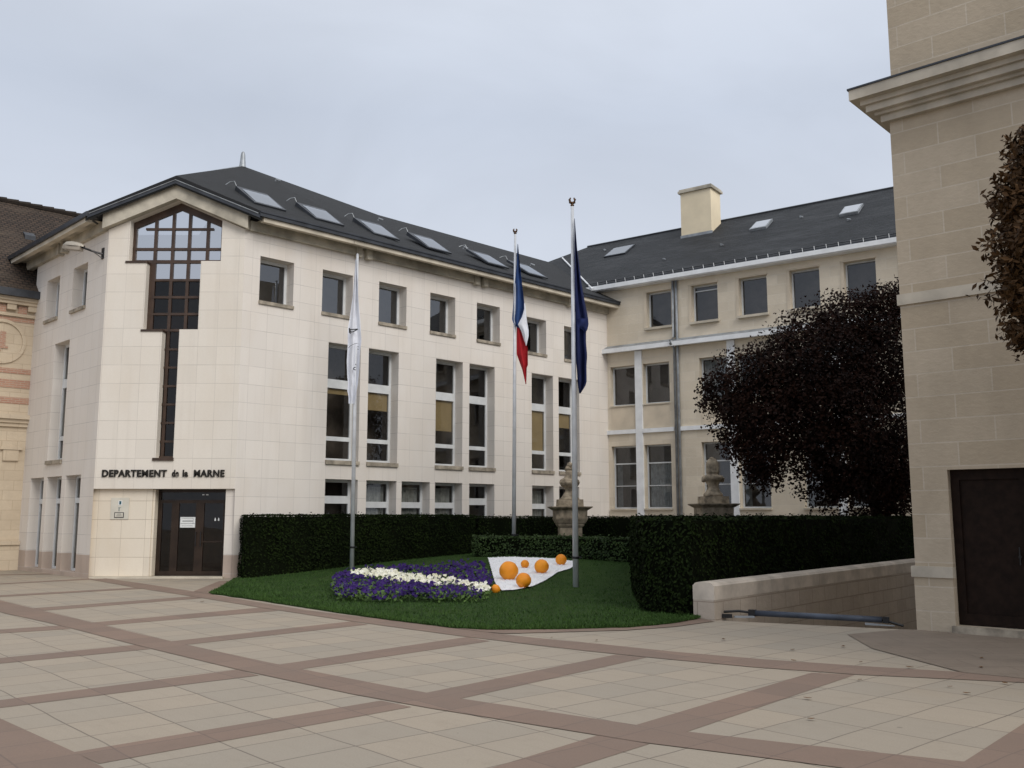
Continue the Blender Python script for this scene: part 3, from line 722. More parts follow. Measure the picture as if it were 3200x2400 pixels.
# porch soffit and lintel edge
m.face([fE.P(0, 0, 2.42), fE.P(LE, 0, 2.42), fE.P(LE, -.5, 2.42), fE.P(-.3, -.5, 2.42)])
m.build('wall', M['tile_e'], ob)
m = MB()
pw = [fE.P(-.13, -.14, 0), fE.P(1.58, -.14, 0), fE.P(1.58, -.6, 0), fE.P(-.55, -.6, 0)]; pt = [p + Vector((0, 0, 2.415)) for p in pw]
m.face([pw[0], pw[1], pt[1], pt[0]], [(-.13, 0), (1.58, 0), (1.58, 2.415), (-.13, 2.415)]); m.face([pw[1], pw[2], pt[2], pt[1]], [(1.58, 0), (2.04, 0), (2.04, 2.415), (1.58, 2.415)]); m.fbox(fE, 1.583, 1.64, -.6, -.18, 0, 2.412)
m.build('porch_wall', M['tile_in'], ob)
m = MB(); m.fbox(fE, 3.61, LE - .004, -.6, -.10, 0, 2.412); m.build('porch_pier', M['tile_m'], ob)
m = MB(); m.fbox(fE, .05, 3.66, -.32, .06, 0, .045); m.build('door_step', M['fascia'], ob)
# interior backing
m = MB()
m.fbox(fM, .55, LM - .2, -1.5, -1.4, 0, 9.7); m.fbox(fL, LL, -.65, -1.5, -1.4, 0, 9.7); m.fbox(fE, .1, LE - .1, -2.0, -1.9, 0, 10.2)
m.fbox(fM, .55, LM - .2, -1.4, -.53, 9.4, 9.5); m.fbox(fM, .55, LM - .2, -1.4, -.53, 7.1, 7.2); m.fbox(fM, .55, LM - .2, -1.4, -.53, 2.95, 3.05); m.fbox(fL, LL, -.65, -1.4, -.53, 2.95, 3.05)
for s in (2.7, 6.99, 11.2, 15.2): m.fbox(fM, s, s + .1, -1.4, -.54, 0.05, 9.39)
m.build('interior', M['inside'], ob)
# cross window
m = MB(); o0, o1 = -.32, -.24
def fb(a, b, c, d, oo=0): m.fbox(fE, a, b, o0, o1 + oo, c, d)
for s in (.60, 1.20, 1.70, 2.17, 2.70, 3.13):
    z0 = 8.86 if s in (.60, 2.70, 3.13) else (6.88 if s in (1.20, 2.17) else 3.27)
    if s == 1.20: z0 = 6.88
    fb(s, s + .085, z0, ztop(s + (.085 if s < 1.9 else 0)) - .02)
fb(1.12, 1.20, 6.88, 8.86, .003); fb(2.58, 2.66, 6.88, 8.86, .003); fb(2.06, 2.14, 3.27, 6.88, .003)
fb(.60, 3.22, 8.86, 8.95, .005); fb(.60, 3.22, 9.24, 9.31, .005); fb(.95, 2.9, 9.84, 9.90, .005)
for z in (8.36, 7.86, 7.37, 6.90): fb(1.12, 2.66, z - .035, z + .035, .005)
for z in (6.35, 5.83, 5.3, 4.78, 4.26, 3.74, 3.30): fb(1.66, 2.14, z - .03, z + .03, .005)
m.prism(fE, [(.6, ztop(.6) - .19), (.6, ztop(.6) - .005), (1.943, 10.635), (1.943, 10.43)], o0, o1 + .008)
m.prism(fE, [(1.943, 10.43), (1.943, 10.635), (3.22, ztop(3.22) - .005), (3.22, ztop(3.22) - .19)], o0, o1 + .008)
m.fbox(fE, .52, 1.14, -.28, .03, 8.80, 8.858); m.fbox(fE, 1.06, 1.68, -.28, .03, 6.82, 6.878); m.fbox(fE, 1.58, 2.16, -.28, .04, 3.19, 3.268)
cw = m.build('cross_window', M['frame_brown'], ob)
m = MB(); og = -.285
m.face([fE.P(s, og, z) for s, z in [(.6, 8.9), (3.22, 8.9), (3.22, ztop(3.22) - .03), (1.943, 10.6), (.6, ztop(.6) - .03)]])
m.face([fE.P(s, og, z) for s, z in [(1.15, 8.36), (2.63, 8.36), (2.63, 8.88), (1.15, 8.88)]])
m.build('pane', M['glass_sky'], cw)
m = MB(); m.face([fE.P(s, og, z) for s, z in [(1.15, 6.9), (2.63, 6.9), (2.63, 8.36), (1.15, 8.36)]]); m.face([fE.P(s, og, z) for s, z in [(1.68, 3.29), (2.12, 3.29), (2.12, 6.88), (1.68, 6.88)]])
m.build('pane', M['glass_dark'], cw)
# entrance door
m = MB(); od = -.42
def db(a, b, c, d, oo=.0): m.fbox(fE, a, b, od - .06, od + oo, c, d)
db(1.64, 1.71, .045, 2.41); db(3.54, 3.61, .045, 2.41); db(1.71, 3.54, 2.33, 2.41); db(1.71, 3.54, 2.03, 2.12, .004); db(2.03, 2.16, .045, 2.03, .004)
db(1.71, 3.54, .045, .17, .002); db(2.70, 2.93, .17, 2.03, .003); db(2.16, 2.23, .17, 2.03, .002); db(1.71, 1.76, .17, 2.03, .002); db(3.47, 3.54, .17, 2.03, .002); db(2.93, 3.54, .95, 1.0, .0)
dr = m.build('entrance_door', M['door_frame'], ob)
m = MB(); m.face([fE.P(a, od - .03, z) for a, z in [(1.7, .1), (3.55, .1), (3.55, 2.38), (1.7, 2.38)]]); m.build('pane', M['glass_dark'], dr)
m = MB()
for s in (2.74, 2.88): m.tube([fE.P(s, od + .05, .85), fE.P(s, od + .05, 1.25)], .014, 6); m.fbox(fE, s - .01, s + .01, od, od + .05, .88, .90); m.fbox(fE, s - .01, s + .01, od, od + .05, 1.2, 1.22)
m.build('handle', M['black'], dr)
m = MB()
for s in (3.24, 3.335):
    m = MB(); m.prism(fE, [(s - .022, 1.545), (s + .022, 1.545), (s + .016, 1.60), (s + .006, 1.63), (s - .006, 1.63), (s - .016, 1.60)], od - .03, od - .022); m.build('sticker', M['paper'], dr)
for s, wd in ((2.86, .06), (2.96, .07)): m = MB(); m.fbox(fE, s, s + wd, od, od + .006, 2.25, 2.28); m.build('sticker', M['paper'], dr)
m = MB(); m.fbox(fE, 2.27, 2.69, od - .028, od - .018, 1.36, 1.65); m.cur = 1
for z, a, b, h in ((1.615, 2.30, 2.62, .008), (1.53, 2.33, 2.62, .018), (1.465, 2.28, 2.68, .008), (1.405, 2.32, 2.62, .006)): m.fbox(fE, a, b, od - .018, od - .016, z, z + h)
m.fbox(fE, 2.625, 2.632, od - .018, od - .016, 1.46, 1.63)
tag(m.build('notice', [M['paper'], M['ink']]), 'white paper notice with dark lines stuck on the entrance door glass', 'notice')
# windows of M
for i, ((a, b), (z0, z1)) in enumerate(zip(top_w, tz)):
    window(fM, ob, a, b, z0, z1, off=-.38, fw=.085, glass='glass_up', sill=(.10, .05, .012))
for i, (a, b) in enumerate(tall_w):
    bl = []
    zt = 5.56
    if i in (0,): bl = [(a + .09, b - .09, zt - .13, zt, 'blind')]
    if i == 1: bl = [(a + .09, b - .09, zt - .52, zt, 'blind')]
    if i == 2: bl = [(a + .09, b - .09, zt - 1.0, zt, 'blind')]
    if i == 3: bl = [(a + .08, a + .36, 3.4, 4.95, 'teal')]
    if i == 4: bl = [(a + .09, b - .09, zt - 1.5, zt, 'blind')]
    if i == 5: bl = [(a + .09, b - .09, zt - .5, zt, 'blind')]
    window(fM, ob, a, b, 3.33, 6.9, rails=((3.95, 4.08), (5.57, 5.84)), off=-.38, fw=.085, blinds=bl, sill=(.12, .06, .015))
for i, (a, b) in enumerate(grd_w):
    rl = ((2.05, 2.28), (1.0, 1.06)) if i in (0, 4) else ((1.93, 2.12), (1.0, 1.06))
    bl = [(a + .12, b - .12, .3, 2.6, 'curtain')] if i in (1, 2, 3, 5) else []
    window(fM, ob, a, b, .2, 2.77, rails=rl, off=-.38, fw=.085, blinds=bl)
for a, b in lt: window(fL, ob, a, b, 7.80, 9.11, off=-.30, fw=.08, sill=(.10, .06, .015))
for a, b in ll: window(fL, ob, a, b, 3.33, 6.93, rails=((3.95, 4.08), (5.57, 5.84)), off=-.30, fw=.085, sill=(.12, .06, .015))
for a, b in lg: window(fL, ob, a, b, .12, 2.84, rails=((2.05, 2.2),), off=-.30, fw=.07)
# frieze, fascia, gutter along M and L
m = MB()
br = [4.05, 9.1, 14.0]
prev = .1
for q in br + [LM]:
    e_ = q - .30 if q != LM else LM
    m.fbox(fM, prev, e_, -.05, .12, 9.76, 10.045); prev = q + .30
for q in br:
    m.fbox(fM, q - .29, q - .10, -.05, .20, 9.70, 10.044); m.fbox(fM, q + .10, q + .29, -.05, .20, 9.70, 10.044)
m.fbox(fL, -3.0, -.1, -.05, .12, 9.76, 10.045); m.fbox(fL, -5.8, -3.6, -.05, .12, 9.76, 10.045)
for q in (-3.3,): m.fbox(fL, q - .29, q - .10, -.05, .2, 9.7, 10.044); m.fbox(fL, q + .1, q + .29, -.05, .2, 9.7, 10.044)
m.fbox(fM, .3, LM + .3, -.2, .46, 10.046, 10.060); m.fbox(fL, LL - .9, -.3, -.2, .46, 10.046, 10.060)
m.fbox(fL, LL - .75, LL - .03, -.05, .12, 9.76, 10.045)
m.build('frieze', M['concrete'], ob)
for fr_, a, b in ((fM, .25, 3.35), (fM, 3.37, 11.6), (fM, 11.62, LM + .35), (fL, LL - .95, -.25)):
    m = MB(); m.fbox(fr_, a, b, .40, .56, 9.945, 10.07); m.build('fascia', M['fascia'], ob)
m = MB(); m.fbox(fM, .10, LM + .55, .30, .63, 10.072, 10.21); m.fbox(fL, LL - 1.1, -.10, .30, .63, 10.072, 10.21)
m.fbox(fM, .10, LM + .55, .632, .655, 10.175, 10.215)
m.build('gutter', M['zinc_dark'], ob)
# gable frieze over the entrance and its zinc edge
m = MB(); ap = 1.943
m.prism(fE, [(-.12, 9.755), (ap, 10.64), (ap, 11.04), (-.12, 10.21)], -.04, .2)
m.prism(fE, [(ap, 10.64), (LE + .12, 9.755), (LE + .12, 10.21), (ap, 11.04)], -.04, .2)
m.build('gable_frieze', M['concrete'], ob)
m = MB()
m.prism(fE, [(-.50, 10.02), (ap, 11.035), (ap, 11.135), (-.50, 10.12)], -.3, .34)
m.prism(fE, [(ap, 11.035), (LE + .50, 10.02), (LE + .50, 10.12), (ap, 11.135)], -.3, .34)
m.prism(fE, [(-.2, 10.15), (ap, 11.08), (ap, 11.225), (-.2, 10.316)], -.3, .27); m.prism(fE, [(ap, 11.08), (LE + .2, 10.15), (LE + .2, 10.316), (ap, 11.225)], -.3, .27)
m.build('gable_edge', M['zinc_dark'], ob)
m = MB(); m.tube([fE.P(-.45, .35, 10.15), fE.P(ap, .35, 11.135), fE.P(LE + .45, .35, 10.15)], .014, 5)
m.build('gable_lip', M['zinc'], ob)
# roof planes
S = Vector((-9.555, 32.1, 13.97)); zE, OV = 10.21, .62
sl = (13.97 - zE) / (5.65 + OV); yF = 25.78
def xy(v, z): return Vector((v.x, v.y, z))
def hipz(y): return zE + sl * (OV + ((y - 26.1) * .7071 + 1.375))
apx = Vector((-9.555, yF, hipz(yF)))
sE = (yF - 26.1 + .7071 * OV) / .7071
eM0, eM1 = xy(fM.P(sE, OV, 0), zE), xy(fM.P(LM + .55, OV, 0), zE)
eL0, eL1 = xy(fL.P(-sE, OV, 0), zE), xy(fL.P(LL - 1.05, OV, 0), zE)
dM, dL = fM.d, -fL.d
def rz(t): return 13.97 - .42 * min(1, t / 6.0)
m = MB()
def rfan(pts):
    def uvp(p):
        r = p - C; return (r.dot(fM.d), r.dot(fM.n) * -1.16)
    m.face(pts, [uvp(p) for p in pts])
e6 = xy(fM.P(6 + 3.9, OV, 0), zE)
r6, r17 = S + dM * 6, S + dM * 19.5; r6.z = rz(6); r17.z = rz(20)
rfan([eM0, eM0.lerp(eM1, .3), S, apx]); rfan([eM0.lerp(eM1, .3), eM0.lerp(eM1, .6), r6, S]); rfan([eM0.lerp(eM1, .6), eM1, r17, r6])
l6, l9 = S + dL * 3, S + dL * 9.5
def rfanL(pts): m.face(pts, [((p - CL).dot(fL.d), (p - CL).dot(fL.n) * -1.16) for p in pts])
dz = Vector((0, 0, .28))
m.face([eM0 - dz, eM0, apx, apx - dz], [(0, 0), (0, .01), (.01, .01), (.01, 0)]); m.face([apx - dz, apx, eL0, eL0 - dz], [(0, 0), (0, .01), (.01, .01), (.01, 0)])
rfanL([apx, S, eL0]); rfanL([eL0, S, l9, eL1])
b = fM.P(20, -12.5, 0)   # back slope closes the silhouette
rfan([S, r6, xy(r6 - fM.n * 6.2, zE), xy(S - fM.n * 6.2, zE)]); rfan([r6, r17, xy(r17 - fM.n * 6.2, zE), xy(r6 - fM.n * 6.2, zE)])
m.build('roof', M['slate'], ob)
m = MB(); m.lathe([(.13, 0), (.11, .10), (.075, .48), (.06, .55), (.03, .585)], S - Vector((0, 0, .06)), 14); m.tube([apx + Vector((0, .1, .01)), S], .02, 5)
m.build('finial', M['zinc'], ob)
def rp(s, q, h=0.0):   # point on the M roof, q metres inside the wall line
    nrm = (fM.n * sl + Vector((0, 0, 1))).normalized()
    return fM.P(s, -q, zE + sl * (q + OV)) + nrm * h
def skylight(s0, s1, q0, q1, lift0, lift1):
    m = MB()
    B_ = [rp(s0, q0), rp(s1, q0), rp(s1, q1), rp(s0, q1)]; Tt = [rp(s0, q0, lift0), rp(s1, q0, lift0), rp(s1, q1, lift1), rp(s0, q1, lift1)]
    m.hexa(B_, Tt); fr_ = m.build('skylight', M['zinc_dark'], ob)
    ins_ = .09; g = MB(); h0, h1 = lift0 + .008, lift1 + .008
    g.face([rp(s0 + ins_, q0 + ins_, h0), rp(s1 - ins_, q0 + ins_, h0), rp(s1 - ins_, q1 - ins_ * 2.6, h1), rp(s0 + ins_, q1 - ins_ * 2.6, h1)]); g.build('pane', M['skylight'], fr_)
    k = MB(); k.tube([rp(s0 + .02, q1, lift1), rp(s0 - .02, q1 + .1, lift1 + .1), rp(s0 - .12, q1 + .16, lift1 + .03), rp(s0 - .22, q1 + .16, .05)], .014, 5); k.build('catch', M['zinc'], fr_)
for i, s in enumerate([.30, 2.38, 4.58, 6.85, 9.65, 11.75]):
    skylight(s, s + 1.05, .10, 1.30, .05, .13 if i < 4 else .09)
m = MB()
for s, q in [(3.6, 4.6), (9.8, 1.6), (13.6, 1.8), (6.6, 2.6)]: m.tube([rp(s, q, .0), rp(s, q, .07), rp(s + .12, q - .1, .07)], .03, 6)
m.build('vent', M['zinc'], ob)

# mounted on the office building
sg_ = empty('lettering', fE.P(1.9, 0, 2.745), 'dark metal letters reading DEPARTEMENT de la MARNE above the entrance door', 'sign')
for word, a, b in (('DEPARTEMENT', .215, 1.995), ('de', 2.14, 2.325), ('la', 2.435, 2.58), ('MARNE', 2.745, 3.585)):
    cu = bpy.data.curves.new('txt', 'FONT'); cu.body = word; cu.size = .27; cu.extrude = .016; cu.offset = .009; cu.space_character = 1.1
    tmp = bpy.data.objects.new('txt', cu); col.objects.link(tmp); bpy.context.view_layer.update()
    me = bpy.data.meshes.new_from_object(tmp.evaluated_get(bpy.context.evaluated_depsgraph_get()))
    bpy.data.objects.remove(tmp); xs = [v.co.x for v in me.vertices]; x0, x1 = min(xs), max(xs); ys = [v.co.y for v in me.vertices]
    for v in me.vertices:
        p = fE.P(a + (v.co.x - x0) / (x1 - x0) * (b - a), .02 + v.co.z, 2.745 + (v.co.y - min(ys)) / (max(ys) - min(ys)) * .195) - sg_.location
        v.co = p
    me.materials.append(M['letters']); me.name = 'word'
    lo = bpy.data.objects.new('word', me); lo.parent = sg_; col.objects.link(lo)
pl = empty('plaque', fE.P(.7, -.14, 1.58), 'pale square plaque with a small blue emblem on the porch wall left of the door', 'plaque')
m = MB(); m.fbox(fE, .45, .95, -.139, -.12, 1.59, 2.18); m.build('plate', M['plate'], pl)
m = MB(); m.fbox(fE, .655, .76, -.12, -.114, 1.97, 2.10); m.build('emblem_ground', M['paper'], pl)
m = MB(); m.fbox(fE, .68, .735, -.114, -.109, 1.995, 2.085); m.build('emblem', M['logo_blue'], pl)
m = MB(); m.fbox(fE, .675, .69, -.12, -.114, 1.81, 1.905); m.fbox(fE, .66, .74, -.12, -.114, 1.905, 1.912); m.build('small_print', M['logo_blue'], pl)
m = MB(); m.fbox(fE, .56, .82, -.12, -.112, 1.63, 1.78); m.build('frame', M['ink'], pl)
m = MB(); m.fbox(fE, .58, .80, -.112, -.106, 1.65, 1.762); m.cur = 1
for k in range(3): m.fbox(fE, .61 + .02 * k, .77 - .01 * k, -.106, -.104, 1.675 + .028 * k, 1.683 + .028 * k)
m.build('text_plate', [M['plate'], M['ink']], pl)
# street lamp
a0 = fL.P(-.33, 0, 9.12); hd = fL.P(-.95, .85, 9.42)
lp = empty('wall_lamp', a0, 'grey street lamp on a short bracket on the left wall of the office building', 'lamp')
m = MB(); m.fbox(fL, -.40, -.26, 0, .03, 8.98, 9.3); m.tube([a0 + fL.n * .02, fL.P(-.42, .3, 9.18), fL.P(-.6, .5, 9.28)], .03, 7); m.tube([fL.P(-.33, .02, 9.0), fL.P(-.40, .26, 9.16)], .015, 5); m.build('bracket', M['black'], lp)
dirh = (fL.P(-1.12, .95, 9.36) - fL.P(-.55, .48, 9.28)).normalized()
m = MB(); ax = dirh; sd = ax.cross(Vector((0, 0, 1))).normalized(); upv = sd.cross(ax).normalized(); c0 = fL.P(-.55, .46, 9.28)
hl = .62
def hp(t, a_, r_): return c0 + ax * t * hl + (sd * math.cos(a_) + upv * math.sin(a_)) * r_
N_ = 10
prof_ = [(.0, .045), (.08, .09), (.3, .13), (.6, .145), (.85, .12), (1.0, .05)]
for i in range(len(prof_) - 1):
    (t0, r0), (t1, r1) = prof_[i], prof_[i + 1]
    for k in range(N_):
        a_, b_ = math.pi * k / N_, math.pi * (k + 1) / N_
        m.face([hp(t0, a_, r0), hp(t0, b_, r0), hp(t1, b_, r1), hp(t1, a_, r1)])
m.build('housing', M['lamp_shell'], lp, smooth=True)
m = MB()
q0 = [c0 + ax * hl * .12 + sd * .1, c0 + ax * hl * .95 + sd * .12, c0 + ax * hl * .95 - sd * .12, c0 + ax * hl * .12 - sd * .1]
m.hexa([p - upv * .11 for p in q0], q0); m.build('lens', M['lamp_lens'], lp)

# ------------------------------------------------------------------ stone wing (R)
EM = fM.P(16.2, 0, 0); fR = Face(EM, 126)
wr = empty('stone_wing', EM + Vector((6, -4, 0)), 'tan stone wing with white pilasters, grey slate roof and square chimney', 'building')
LR = 17.5
tw = [(1.82 + 1.922 * i, 2.89 + 1.922 * i) for i in range(8)]
w2 = [(.13, 1.24), (1.60, 2.74), (3.99, 5.11), (5.46, 6.6), (7.8, 8.93), (9.3, 10.4), (11.7, 12.8)]
hR = [(a, b, 8.98, 10.41) for a, b in tw] + [(a, b, 6.0, 7.58) for a, b in w2] + [(a, b, 1.95, 4.40) for a, b in w2]
m = MB(); wall(m, fR, -.6, LR, 0, 10.72, hR, .32); 
m.build('wall', M['tan'], wr)
for a, b in w2:
    m = MB(); m.fbox(fR, a + .02, b - .02, -.03, .012, 5.06, 5.93); m.build('wall_panel', M['tan_plain'], wr)
m = MB(); m.fbox(fR, -.5, LR, -.95, -.85, 0, 10.6)
for z in (4.9, 8.3): m.fbox(fR, -.5, LR, -.85, -.33, z, z + .1)
m.build('interior', M['inside'], wr)
for i, (a, b) in enumerate(tw):
    window(fR, wr, a, b, 8.98, 10.41, off=-.22, fw=.055, glass='glass_r', sill=(.09, .14, .06), sillmat='fascia', rails=((10.18, 10.22),) if i == 1 else ())
    m = MB(); m.fbox(fR, a - .12, b + .03, -.002, .035, 10.412, 10.47); m.fbox(fR, a - .12, a - .002, -.002, .02, 8.98, 10.41); m.build('window_surround', M['tan_plain'], wr)
for i, (a, b) in enumerate(w2):
    window(fR, wr, a, b, 6.0, 7.58, off=-.22, fw=.06, glass='glass_r', blinds=[(a + .06, b - .06, 6.05, 7.5, 'curtain')] if i == 2 else (), sill=(.05, .05, .0), sillmat='fascia')
    window(fR, wr, a, b, 1.95, 4.40, off=-.22, fw=.055, glass='glass_r', rails=((3.68, 3.73), (2.82, 2.85)), blinds=[(a + .06, b - .06, 2.0, 3.7, 'curtain')] if i in (1, 5) else [(a + .06, a + .30, 2.0, 3.7, 'curtain')], sill=(.06, .08, .03), sillmat='fascia')
for s in (1.27, 5.13, 8.98, 12.8):
    m = MB(); m.fbox(fR, s, s + .30, -.01, .07, .0, 8.12); m.build('pilaster', M['white'], wr)
m = MB(); m.fbox(fR, -.02, 1.262, -.01, .08, 4.87, 5.03)
for a, b in ((1.578, 2.93), (3.19, 5.122), (5.438, 8.97), (9.288, 12.79)): m.fbox(fR, a, b, -.01, .08, 4.87, 5.03)
m.build('string_course', M['white'], wr)
m = MB(); m.fbox(fR, -.15, LR, -.01, .30, 8.14, 8.26); m.fbox(fR, -.15, LR, .30, .34, 8.11, 8.28)
m.build('ledge_gutter', M['white'], wr)
m = MB(); P = fR.P
m.hexa([P(-.05, .30, 8.262), P(LR, .30, 8.262), P(LR, .0, 8.262), P(-.05, .0, 8.262)], [P(-.05, .29, 8.275), P(LR, .29, 8.275), P(LR, .0, 8.44), P(-.05, .0, 8.44)])
m.build('ledge_flashing', M['zinc'], wr)
m = MB(); m.fbox(fR, -.7, LR, -.02, .36, 10.70, 10.73); m.fbox(fR, -.8, LR, .24, .42, 10.731, 10.90); m.build('eave_gutter', M['white'], wr)
for s in (3.0, 3.14):
    m = MB(); m.tube([P(s, .07, 0.02), P(s, .07, 8.05), P(s, .38 if s < 3.1 else .07, 8.2), P(s, .38 if s < 3.1 else .07, 8.3), P(s, .07, 8.5), P(s, .07, 10.7)], .052, 8); m.build('downpipe', M['zinc'], wr, smooth=True)
zR0, zR1, qR = 10.88, 14.42, 5.0
slr = (zR1 - zR0) / (qR + .36)
def rr_(s, q, h=0): return fR.P(s, -q, zR0 + slr * (q + .36)) + (fR.n * slr + Vector((0, 0, 1))).normalized() * h
m = MB()
def rq(pts): m.face([rr_(s, q) for s, q in pts], [(s, q * 1.2) for s, q in pts])
rq([(-.8, -.36), (LR + 1, -.36), (LR + 1, qR), (-3.9, qR), (-6.2, 3.4), (-6.2, -.36)])
m.face([fR.P(-3.9, -qR, zR1), fR.P(LR + 1, -qR, zR1), fR.P(LR + 1, -2 * qR - .36, zR0), fR.P(-8, -2 * qR - .36, zR0)])
m.face([fR.P(-3.9, -qR, zR1), fR.P(-8, -2 * qR - .36, zR0), rr_(-6.2, 3.4), ])
m.build('roof', M['slate_r'], wr)
m = MB(); m.tube([rr_(-3.9, qR, .02), rr_(LR + 1, qR, .02)], .05, 5); m.build('ridge', M['zinc_dark'], wr)
m = MB()
for k in range(46):
    s = -.6 + .42 * k; m = MB(); m.tube([rr_(s, -.34, .0), rr_(s, -.31, .17)], .011, 4); m.build('snow_hook', M['white'], wr)
m2 = MB(); m2.tube([rr_(-.7, -.29, .13), rr_(LR, -.29, .13)], .02, 4); m2.fbox(fR, -.8, LR, .30, .36, 10.901, 10.97); m2.build('snow_rail', M['zinc_dark'], wr)
def rsky(s0, s1, q0, q1, matn, hgt=.06):
    m = MB(); m.hexa([rr_(s0, q0), rr_(s1, q0), rr_(s1, q1), rr_(s0, q1)], [rr_(s0, q0, hgt), rr_(s1, q0, hgt), rr_(s1, q1, hgt), rr_(s0, q1, hgt)])
    f_ = m.build('skylight', M['zinc_dark' if matn == 'skylight' else 'zinc'], wr); g = MB(); i_ = .05
    g.face([rr_(s0 + i_, q0 + i_, hgt + .008), rr_(s1 - i_, q0 + i_, hgt + .008), rr_(s1 - i_, q1 - i_, hgt + .008), rr_(s0 + i_, q1 - i_, hgt + .008)]); g.build('pane', M[matn], f_)
rsky(-1.85, -.75, 3.0, 3.95, 'skylight'); rsky(5.0, 5.7, 2.95, 3.75, 'glass_sky', .1); rsky(8.65, 9.35, 2.75, 3.55, 'glass_sky', .1)
m = MB()
for s, q in ((4.2, 1.9), (1.9, 1.4), (-2.4, 4.0), (6.9, 3.5), (9.1, 2.2)): m.tube([rr_(s, q), rr_(s, q, .06), rr_(s + .14, q - .08, .05)], .03, 6)
m.build('vent', M['zinc'], wr)
# chimney
ca, cb, q0, q1 = 1.62, 3.02, 3.72, 4.72
m = MB(); zt = 15.56
m.fbox(fR, ca, cb, -q1, -q0, zR0 + slr * (q0 + .3), zt); ch = m.build('chimney', M['render'], wr)
m = MB(); m.fbox(fR, ca - .09, cb + .09, -q1 - .09, -q0 + .09, zt + .001, zt + .10); m.fbox(fR, ca - .05, cb + .05, -q1 - .05, -q0 + .05, zt + .101, zt + .17); m.build('cap', M['concrete'], ch)
m = MB(); m.fbox(fR, ca - .03, cb + .03, -q0 - .05, -q0 + .03, zR0 + slr * (q0 + .30), zR0 + slr * (q0 + .36) + .10); m.build('flashing', M['zinc'], ch)
def valley(q):
    lo_, hi_ = 8.0, 24.0
    for _ in range(40):
        mid = (lo_ + hi_) / 2; p = rp(mid, q); zr = zR0 + slr * (-(p - EM).dot(fR.n) + .36)
        if zr < p.z: lo_ = mid
        else: hi_ = mid
    return rp(lo_, q, .05)
m = MB(); m.tube([valley(q) for q in (5.3, 4.2, 3.1, 2.0, .9, .2)], .035, 6); m.build('valley_flashing', M['white'], wr)

# ------------------------------------------------------------------ corner building on the right (N)
fN = Face(NC, 132)
nb = empty('corner_building', NC + fN.d * 2 - fN.n * 2, 'tall tan ashlar building at the right edge with moulded cornice and dark brown door', 'building')
LN = 9.0
m = MB(); wall(m, fN, 0, LN, 0, 7.95, [(.54, 1.60, .11, 2.37)], .22)
def sidewall(mb, s, o0, o1, z0, z1):
    mb.face([fN.P(s, o1, z0), fN.P(s, o0, z0), fN.P(s, o0, z1), fN.P(s, o1, z1)], [(o1, z0), (o0, z0), (o0, z1), (o1, z1)])
sidewall(m, 0, 0, -12, -2, 7.95)
wall(m, fN, .06, LN, 8.5, 13.5, []); sidewall(m, .06, 0, -12, 8.5, 13.5)
m.face([fN.P(.06, 0, 13.5), fN.P(LN, 0, 13.5), fN.P(LN, -12, 13.5), fN.P(.06, -12, 13.5)])
m.face([fN.P(LN, 0, 0), fN.P(LN, -12, 0), fN.P(LN, -12, 13.5), fN.P(LN, 0, 13.5)]); m.face([fN.P(0, -12, -2), fN.P(0, -12, 13.5), fN.P(LN, -12, 13.5), fN.P(LN, -12, -2)])
m.build('wall', M['tan_n'], nb)
m = MB()
for (o, z0, z1) in [(.10, 7.95, 8.06), (.17, 8.061, 8.11), (.27, 8.111, 8.22), (.33, 8.221, 8.30), (.46, 8.301, 8.47)]:
    m.fbox(fN, -o, LN, -.1, o, z0, z1); m.fbox(fN, -o, -.0005, -12, -.101, z0, z1)
m.build('cornice', M['tan_trim'], nb)
m = MB(); m.fbox(fN, -.48, LN, -.0, .48, 8.471, 8.50); m.fbox(fN, -.48, .055, -12, -.001, 8.471, 8.50); m.build('cornice_flashing', M['zinc_dark'], nb)
m = MB(); m.fbox(fN, -.035, LN, -.05, .035, 4.945, 5.115); m.fbox(fN, -.035, -.0005, -12, -.051, 4.945, 5.115); m.build('string_course', M['tan_trim'], nb)
m = MB(); m.fbox(fN, -.05, .545, -.1, .05, .785, .945); m.fbox(fN, 1.60, LN, -.1, .05, .785, .945); m.build('plinth_cap', M['tan_trim'], nb)
m = MB(); m.fbox(fN, -.02, .535, -.1, .022, 0, .784); m.fbox(fN, 1.61, LN, -.1, .022, 0, .784); m.build('plinth', M['tan_n'], nb)
m = MB(); m.fbox(fN, .54, 1.60, -.24, -.16, .115, 2.37); 
for a, b, c, d in ((.54, .66, .115, 2.37), (1.48, 1.60, .115, 2.37), (.66, 1.48, 2.22, 2.37), (.66, 1.48, .115, .28)): m.fbox(fN, a, b, -.16, -.125, c, d)
dn = m.build('door', M['door'], nb)
m = MB(); m.tube([fN.P(1.42, -.10, 1.0), fN.P(1.42, -.10, 1.25)], .013, 6); m.fbox(fN, 1.40, 1.44, -.125, -.10, 1.1, 1.13); m.build('handle', M['black'], dn)
m = MB(); m.fbox(fN, .50, 1.72, -.2, .10, 0, .108); m.build('step', M['sill'], nb)
m = MB(); m.tube([fN.P(-.05, -.35, 0), fN.P(-.05, -.35, 7.9)], .04, 8); m.build('downpipe', M['zinc_dark'], nb)

